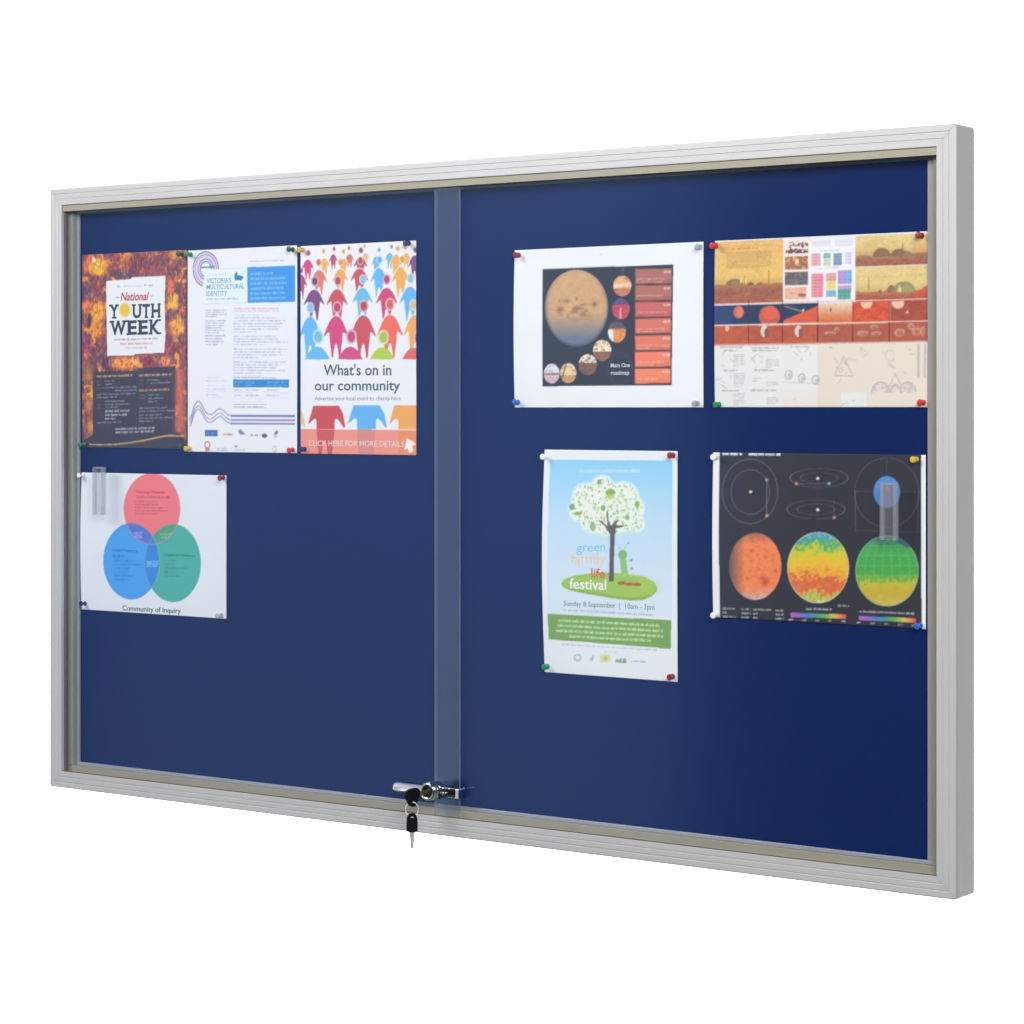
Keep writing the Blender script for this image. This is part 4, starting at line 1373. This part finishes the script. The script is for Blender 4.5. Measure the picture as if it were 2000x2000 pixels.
# ---- 8 dark planet chart
def poster_chart():
    def lf(u, v):
        return 3.8 * np.clip(1 - u / 0.25, 0, 1) ** 1.6 * (0.35 + 0.65 * np.sin(np.pi * v)) + 2.0 * np.clip((u - 0.93) / 0.07, 0, 1)
    s = Sheet('dark grey chart of three coloured planets and orbit diagrams with white side margins', (1168.9, 314.5, 1464.8, 522.4),
              (1370, 860, 4.11), [(1394, 884), (1810, 888), (1394, 1204), (1809, 1230)], (240, 243, 252), lift=lf)
    X, Y = s.X, s.Y
    s.fill(s.inside([(148, 90), (1768, 105), (1768, 1530), (152, 1440)]), (57, 57, 66))
    bg_ = s.img.copy()
    g1 = (140, 142, 158)
    s.ring(390, 410, 218, 258, 7, g1, 0.55)
    s.ring(392, 415, 152, 178, 6, g1, 0.5)
    s.line([(520, 310), (520, 600)], 5, (130, 138, 154), 0.8)
    for x, y, c in ((393, 415, (226, 220, 190)), (522, 606, (206, 160, 110)), (520, 318, (150, 158, 176)), (930, 306, (226, 226, 214)), (757, 348, (226, 150, 124)), (1020, 348, (140, 180, 206)),
                    (930, 558, (226, 226, 214)), (1060, 620, (206, 150, 140))):
        s.ell(x, y, 13, 13, c, 0.95)
    for cy in (302, 555):
        dx = 0 if cy == 302 else -25
        s.ring(940 + dx, cy, 232, 76, 6, g1, 0.6)
        s.ring(940 + dx, cy, 150, 44, 5, g1, 0.5)
    s.line([(775, 350), (1010, 348)], 5, (110, 122, 150), 0.7)
    s.line([(1060, 490), (1060, 612)], 4, (110, 120, 170), 0.8)
    for pts in ([(1232, 410), (1768, 414)], [(1232, 400), (1232, 728)], [(1225, 722), (1750, 740)], [(1740, 430), (1740, 735)], [(1485, 150), (1485, 300)]):
        s.line(pts, 5, (112, 106, 112), 0.65)
    s.ring(1488, 420, 262, 280, 5, g1, 0.5)
    s.ell(1487, 418, 110, 132, (62, 86, 140))
    s.ell(1487, 414, 106, 126, (92, 146, 212))
    s.fill((((X - 1487) / 106) ** 2 + ((Y - 414) / 126) ** 2 < 1) & (Y > 350) & (np.abs(X - 1490) < 42), (136, 140, 176), 0.8)
    s.glow(1490, 395, 26, 42, (190, 140, 140), 0.9, 2)
    n, n2 = fbm(X / 60, Y / 40, 8), fbm(X / 17, Y / 17, 28, 2)
    # orange planet
    d = np.sqrt(((X - 432) / 206) ** 2 + ((Y - 1010) / 268) ** 2)
    c = np.empty(X.shape + (3,))
    c[:] = (252, 138, 88)
    w = np.clip((n - 0.55) * 3, 0, 1)[..., None]
    c = c * (1 - 0.3 * w) + np.array((232, 150, 116)) * 0.3 * w
    w = np.clip((Y - 1170) / 110, 0, 1)[..., None]
    c = c * (1 - w) + np.array((216, 176, 176)) * w
    c = c * (0.88 + 0.22 * n2)[..., None]
    w = np.clip((345 - X) / 120, 0, 1)[..., None] + np.clip((830 - Y) / 90, 0, 1)[..., None] * 0.6
    w = np.clip(w, 0, 1)
    c = c * (1 - w) + np.array((104, 92, 98)) * w
    s.fill(d < 1, c)
    for x, y, r in ((405, 885, 14), (515, 935, 12), (490, 1110, 22), (520, 1130, 26), (460, 1035, 10), (590, 1050, 14), (370, 1105, 12), (500, 1150, 16)):
        s.fill(np.exp(-((X - x) ** 2 + (Y - y) ** 2) / r ** 2) * (0.4 + n2), (190, 84, 62), 0.8)

    def ramp(v, stops):
        out_ = np.zeros(v.shape + (3,))
        for (a, ca), (b, cb) in zip(stops[:-1], stops[1:]):
            k = np.clip((v - a) / (b - a), 0, 1)[..., None]
            sel = (v >= a)[..., None]
            out_ = np.where(sel, np.array(ca) * (1 - k) + np.array(cb) * k, out_)
        return out_
    # temperature planet
    d = np.sqrt(((X - 932) / 248) ** 2 + ((Y - 1022) / 286) ** 2)
    v = (Y - 736) / 572 + (n - 0.5) * 0.20 + (n2 - 0.5) * 0.26 - np.clip((X - 1050) / 500, 0, 1) * 0.25 * (Y > 1000)
    v = np.clip(v, 0.0, 1.0)
    col = ramp(v, [(0.0, (150, 190, 210)), (0.07, (76, 160, 190)), (0.15, (92, 178, 96)), (0.25, (206, 206, 70)), (0.42, (238, 196, 62)), (0.58, (238, 170, 72)), (0.68, (224, 104, 72)), (0.80, (222, 120, 78)), (0.88, (214, 200, 84)), (0.95, (130, 190, 110)), (1.0, (226, 222, 170))])
    s.fill(d < 1, col)
    s.fill((d < 1) & (d > 0.965), (206, 206, 190), 0.6)
    # green planet
    d = np.sqrt(((X - 1488) / 258) ** 2 + ((Y - 1050) / 286) ** 2)
    v = np.clip((Y - 764) / 572 + (n - 0.5) * 0.12 + (n2 - 0.5) * 0.16, 0, 1)
    col = ramp(v, [(0.0, (74, 120, 130)), (0.08, (76, 150, 116)), (0.18, (80, 172, 92)), (0.50, (76, 170, 84)), (0.60, (110, 176, 76)), (0.68, (204, 188, 66)), (0.82, (206, 172, 60)), (1.0, (206, 190, 96))])
    s.fill(d < 1, col)
    gl = (np.abs((X - 1488) / np.maximum(1, np.sqrt(np.clip(1 - ((Y - 1050) / 286) ** 2, 0, 1)) * 258) % 0.28 - 0.14) < 0.012) | (np.abs((Y - 1050) % 82 - 41) < 3)
    s.fill((d < 1) & gl, (150, 200, 140), 0.4)
    s.fill((d < 1) & (d > 0.965), (150, 180, 150), 0.6)
    s.fill((d < 1.0) & (X > 1560) & (Y < 860) & (d > 0.86), (60, 92, 120), 0.7)
    # captions and colour bars
    wt = (206, 210, 222)
    for x0, x1, y in ((170, 325, 112), (375, 630, 114)):
        s.greek(x0, y, x1, 20, (232, 238, 250), 0.95, 0.0, (40, 80))
    for r_, y in enumerate((1345, 1378, 1410)):
        for x0, x1 in ((172, 270 if r_ != 1 else 205), (320, 390), (412, 560 if r_ == 0 else 450), (590, 655)):
            s.greek(x0, y + (x0 - 172) * 0.045, x1, 13, wt, 0.75, 0.02)
    s.greek(832, 1352, 1040, 15, wt, 0.8, 0.03)
    s.greek(1090, 1328, 1180, 13, wt, 0.7, 0.03)
    s.greek(1262, 1375, 1712, 13, wt, 0.8, 0.045)
    for x0, x1, y0, sl in ((712, 1155, 1382, 0.035), (1258, 1720, 1408, 0.055)):
        v = np.clip((X - x0) / (x1 - x0), 0, 1)
        c = ramp(v, [(0, (196, 110, 180)), (0.16, (150, 112, 206)), (0.32, (84, 134, 206)), (0.48, (78, 160, 140)), (0.62, (110, 180, 92)), (0.78, (222, 200, 92)), (0.90, (232, 140, 90)), (1, (214, 96, 82))])
        s.fill(s.box_mask(x0, y0, x1, y0 + 36, sl), c)
        for k in range(5):
            xx = x0 + (x1 - x0) * k / 4.2
            s.greek(xx - 16, y0 + 56 + (xx - x0) * sl, xx + 20, 13, wt, 0.7)
    return s


for fn in (poster_youth, poster_identity, poster_crowd, poster_venn, poster_roadmap, poster_story, poster_festival, poster_chart):
    fn().build()


# ------------------------------------------------------------------ push pins
PIN_MESH = {}


def pin_meshes():
    """head with a waist and a collar (turned profile along -y from the paper) and a steel point"""
    head = [(0.0, 0.05), (0.0, 2.6), (-0.5, 4.0), (-1.4, 4.1), (-2.2, 3.1), (-3.4, 2.3), (-6.0, 2.3), (-7.2, 3.2), (-8.0, 4.5), (-9.2, 4.7), (-9.9, 4.1), (-10.15, 2.9), (-10.2, 1.4), (-10.2, 0.05)]
    seg = 20

    def turn(prof, name):
        vs, fs = [], []
        for y, r in prof:
            for k in range(seg):
                a = 2 * math.pi * k / seg
                vs.append((r * 0.88 * math.cos(a) / 1000, y / 1000, r * 0.88 * math.sin(a) / 1000))
        for i in range(len(prof) - 1):
            for k in range(seg):
                k2 = (k + 1) % seg
                fs.append((i * seg + k, i * seg + k2, (i + 1) * seg + k2, (i + 1) * seg + k))
        fs.append(tuple(range(seg)))
        fs.append(tuple(reversed(range((len(prof) - 1) * seg, len(prof) * seg))))
        me = bpy.data.meshes.new(name)
        me.from_pydata(vs, [], fs)
        me.polygons.foreach_set('use_smooth', [True] * len(fs))
        return me
    return turn(head, 'head'), turn([(7.0, 0.08), (5.5, 0.45), (0.1, 0.5)], 'point')


HEAD, POINT = pin_meshes()
POINT.materials.append(M['key_steel'])


def pin(colour, x, z, label, y=23.2, tilt=(0, 0)):
    root = empty('push_pin', (x, y, z))
    root.rotation_euler = (math.radians(tilt[0]), 0, math.radians(tilt[1]))
    if colour not in PIN_MESH:
        me = HEAD.copy()
        me.materials.append(PIN[colour])
        PIN_MESH[colour] = me
    for nm, me in (('head', PIN_MESH[colour]), ('point', POINT)):
        o = bpy.data.objects.new(nm, me)
        COL.objects.link(o)
        o.parent = root
    tag(root, label, 'push pin', 'push pins holding the posters')


CW = {'red': 'red', 'dark_red': 'dark red', 'green': 'green', 'dark_green': 'dark green', 'blue': 'blue', 'navy': 'navy blue', 'yellow': 'yellow', 'white': 'white', 'clear': 'clear'}
rp = random.Random(3)
for colour, x, z, where in [
    ('dark_green', 255, 805, 'top right corner of the youth week poster'),
    ('dark_green', 257, 521, 'bottom right corner of the youth week poster'),
    ('green', 52, 523, 'bottom left corner of the youth week poster'),
    ('green', 272, 804, 'top left corner of the flyer with the blue box'),
    ('dark_green', 470, 804, 'top right corner of the flyer with the blue box'),
    ('red', 470, 519, 'bottom right corner of the flyer with the blue box'),
    ('yellow', 270, 519, 'bottom left corner of the flyer with the blue box'),
    ('yellow', 489, 803, 'top left corner of the crowd poster'),
    ('navy', 680, 805, 'top right corner of the crowd poster'),
    ('navy', 492, 520, 'bottom left corner of the crowd poster'),
    ('white', 49, 476, 'top left corner of the three circle sheet'),
    ('dark_red', 337, 477, 'top right corner of the three circle sheet'),
    ('navy', 54, 281, 'bottom left corner of the three circle sheet'),
    ('clear', 333, 276, 'bottom right corner of the three circle sheet'),
    ('dark_red', 866, 782, 'top left corner of the tan planet sheet'),
    ('clear', 1149, 782, 'top right corner of the tan planet sheet'),
    ('blue', 865, 586, 'bottom left corner of the tan planet sheet'),
    ('clear', 1145, 584, 'bottom right corner of the tan planet sheet'),
    ('red', 1174, 783, 'top left corner of the desert storyboard sheet'),
    ('dark_red', 1459, 784, 'top right corner of the desert storyboard sheet'),
    ('green', 1177, 583, 'bottom left corner of the desert storyboard sheet'),
    ('red', 1461, 585, 'bottom right corner of the desert storyboard sheet'),
    ('white', 911, 514, 'top left corner of the tree festival poster'),
    ('dark_red', 1109, 518, 'top right corner of the tree festival poster'),
    ('green', 913, 237, 'bottom left corner of the tree festival poster'),
    ('dark_red', 1108, 236, 'bottom right corner of the tree festival poster'),
    ('white', 1174, 517, 'top left corner of the dark planet chart'),
    ('yellow', 1452, 517, 'top right corner of the dark planet chart'),
    ('white', 1174, 318, 'bottom left corner of the dark planet chart'),
    ('blue', 1458, 319, 'bottom right corner of the dark planet chart')]:
    pin(colour, x, z, CW[colour] + ' push pin in the ' + where, 24.0 if colour == 'clear' else 23.9 if x not in (1174, 1458) else 21.5,
        (rp.uniform(-5, 5), rp.uniform(-6, 6)))
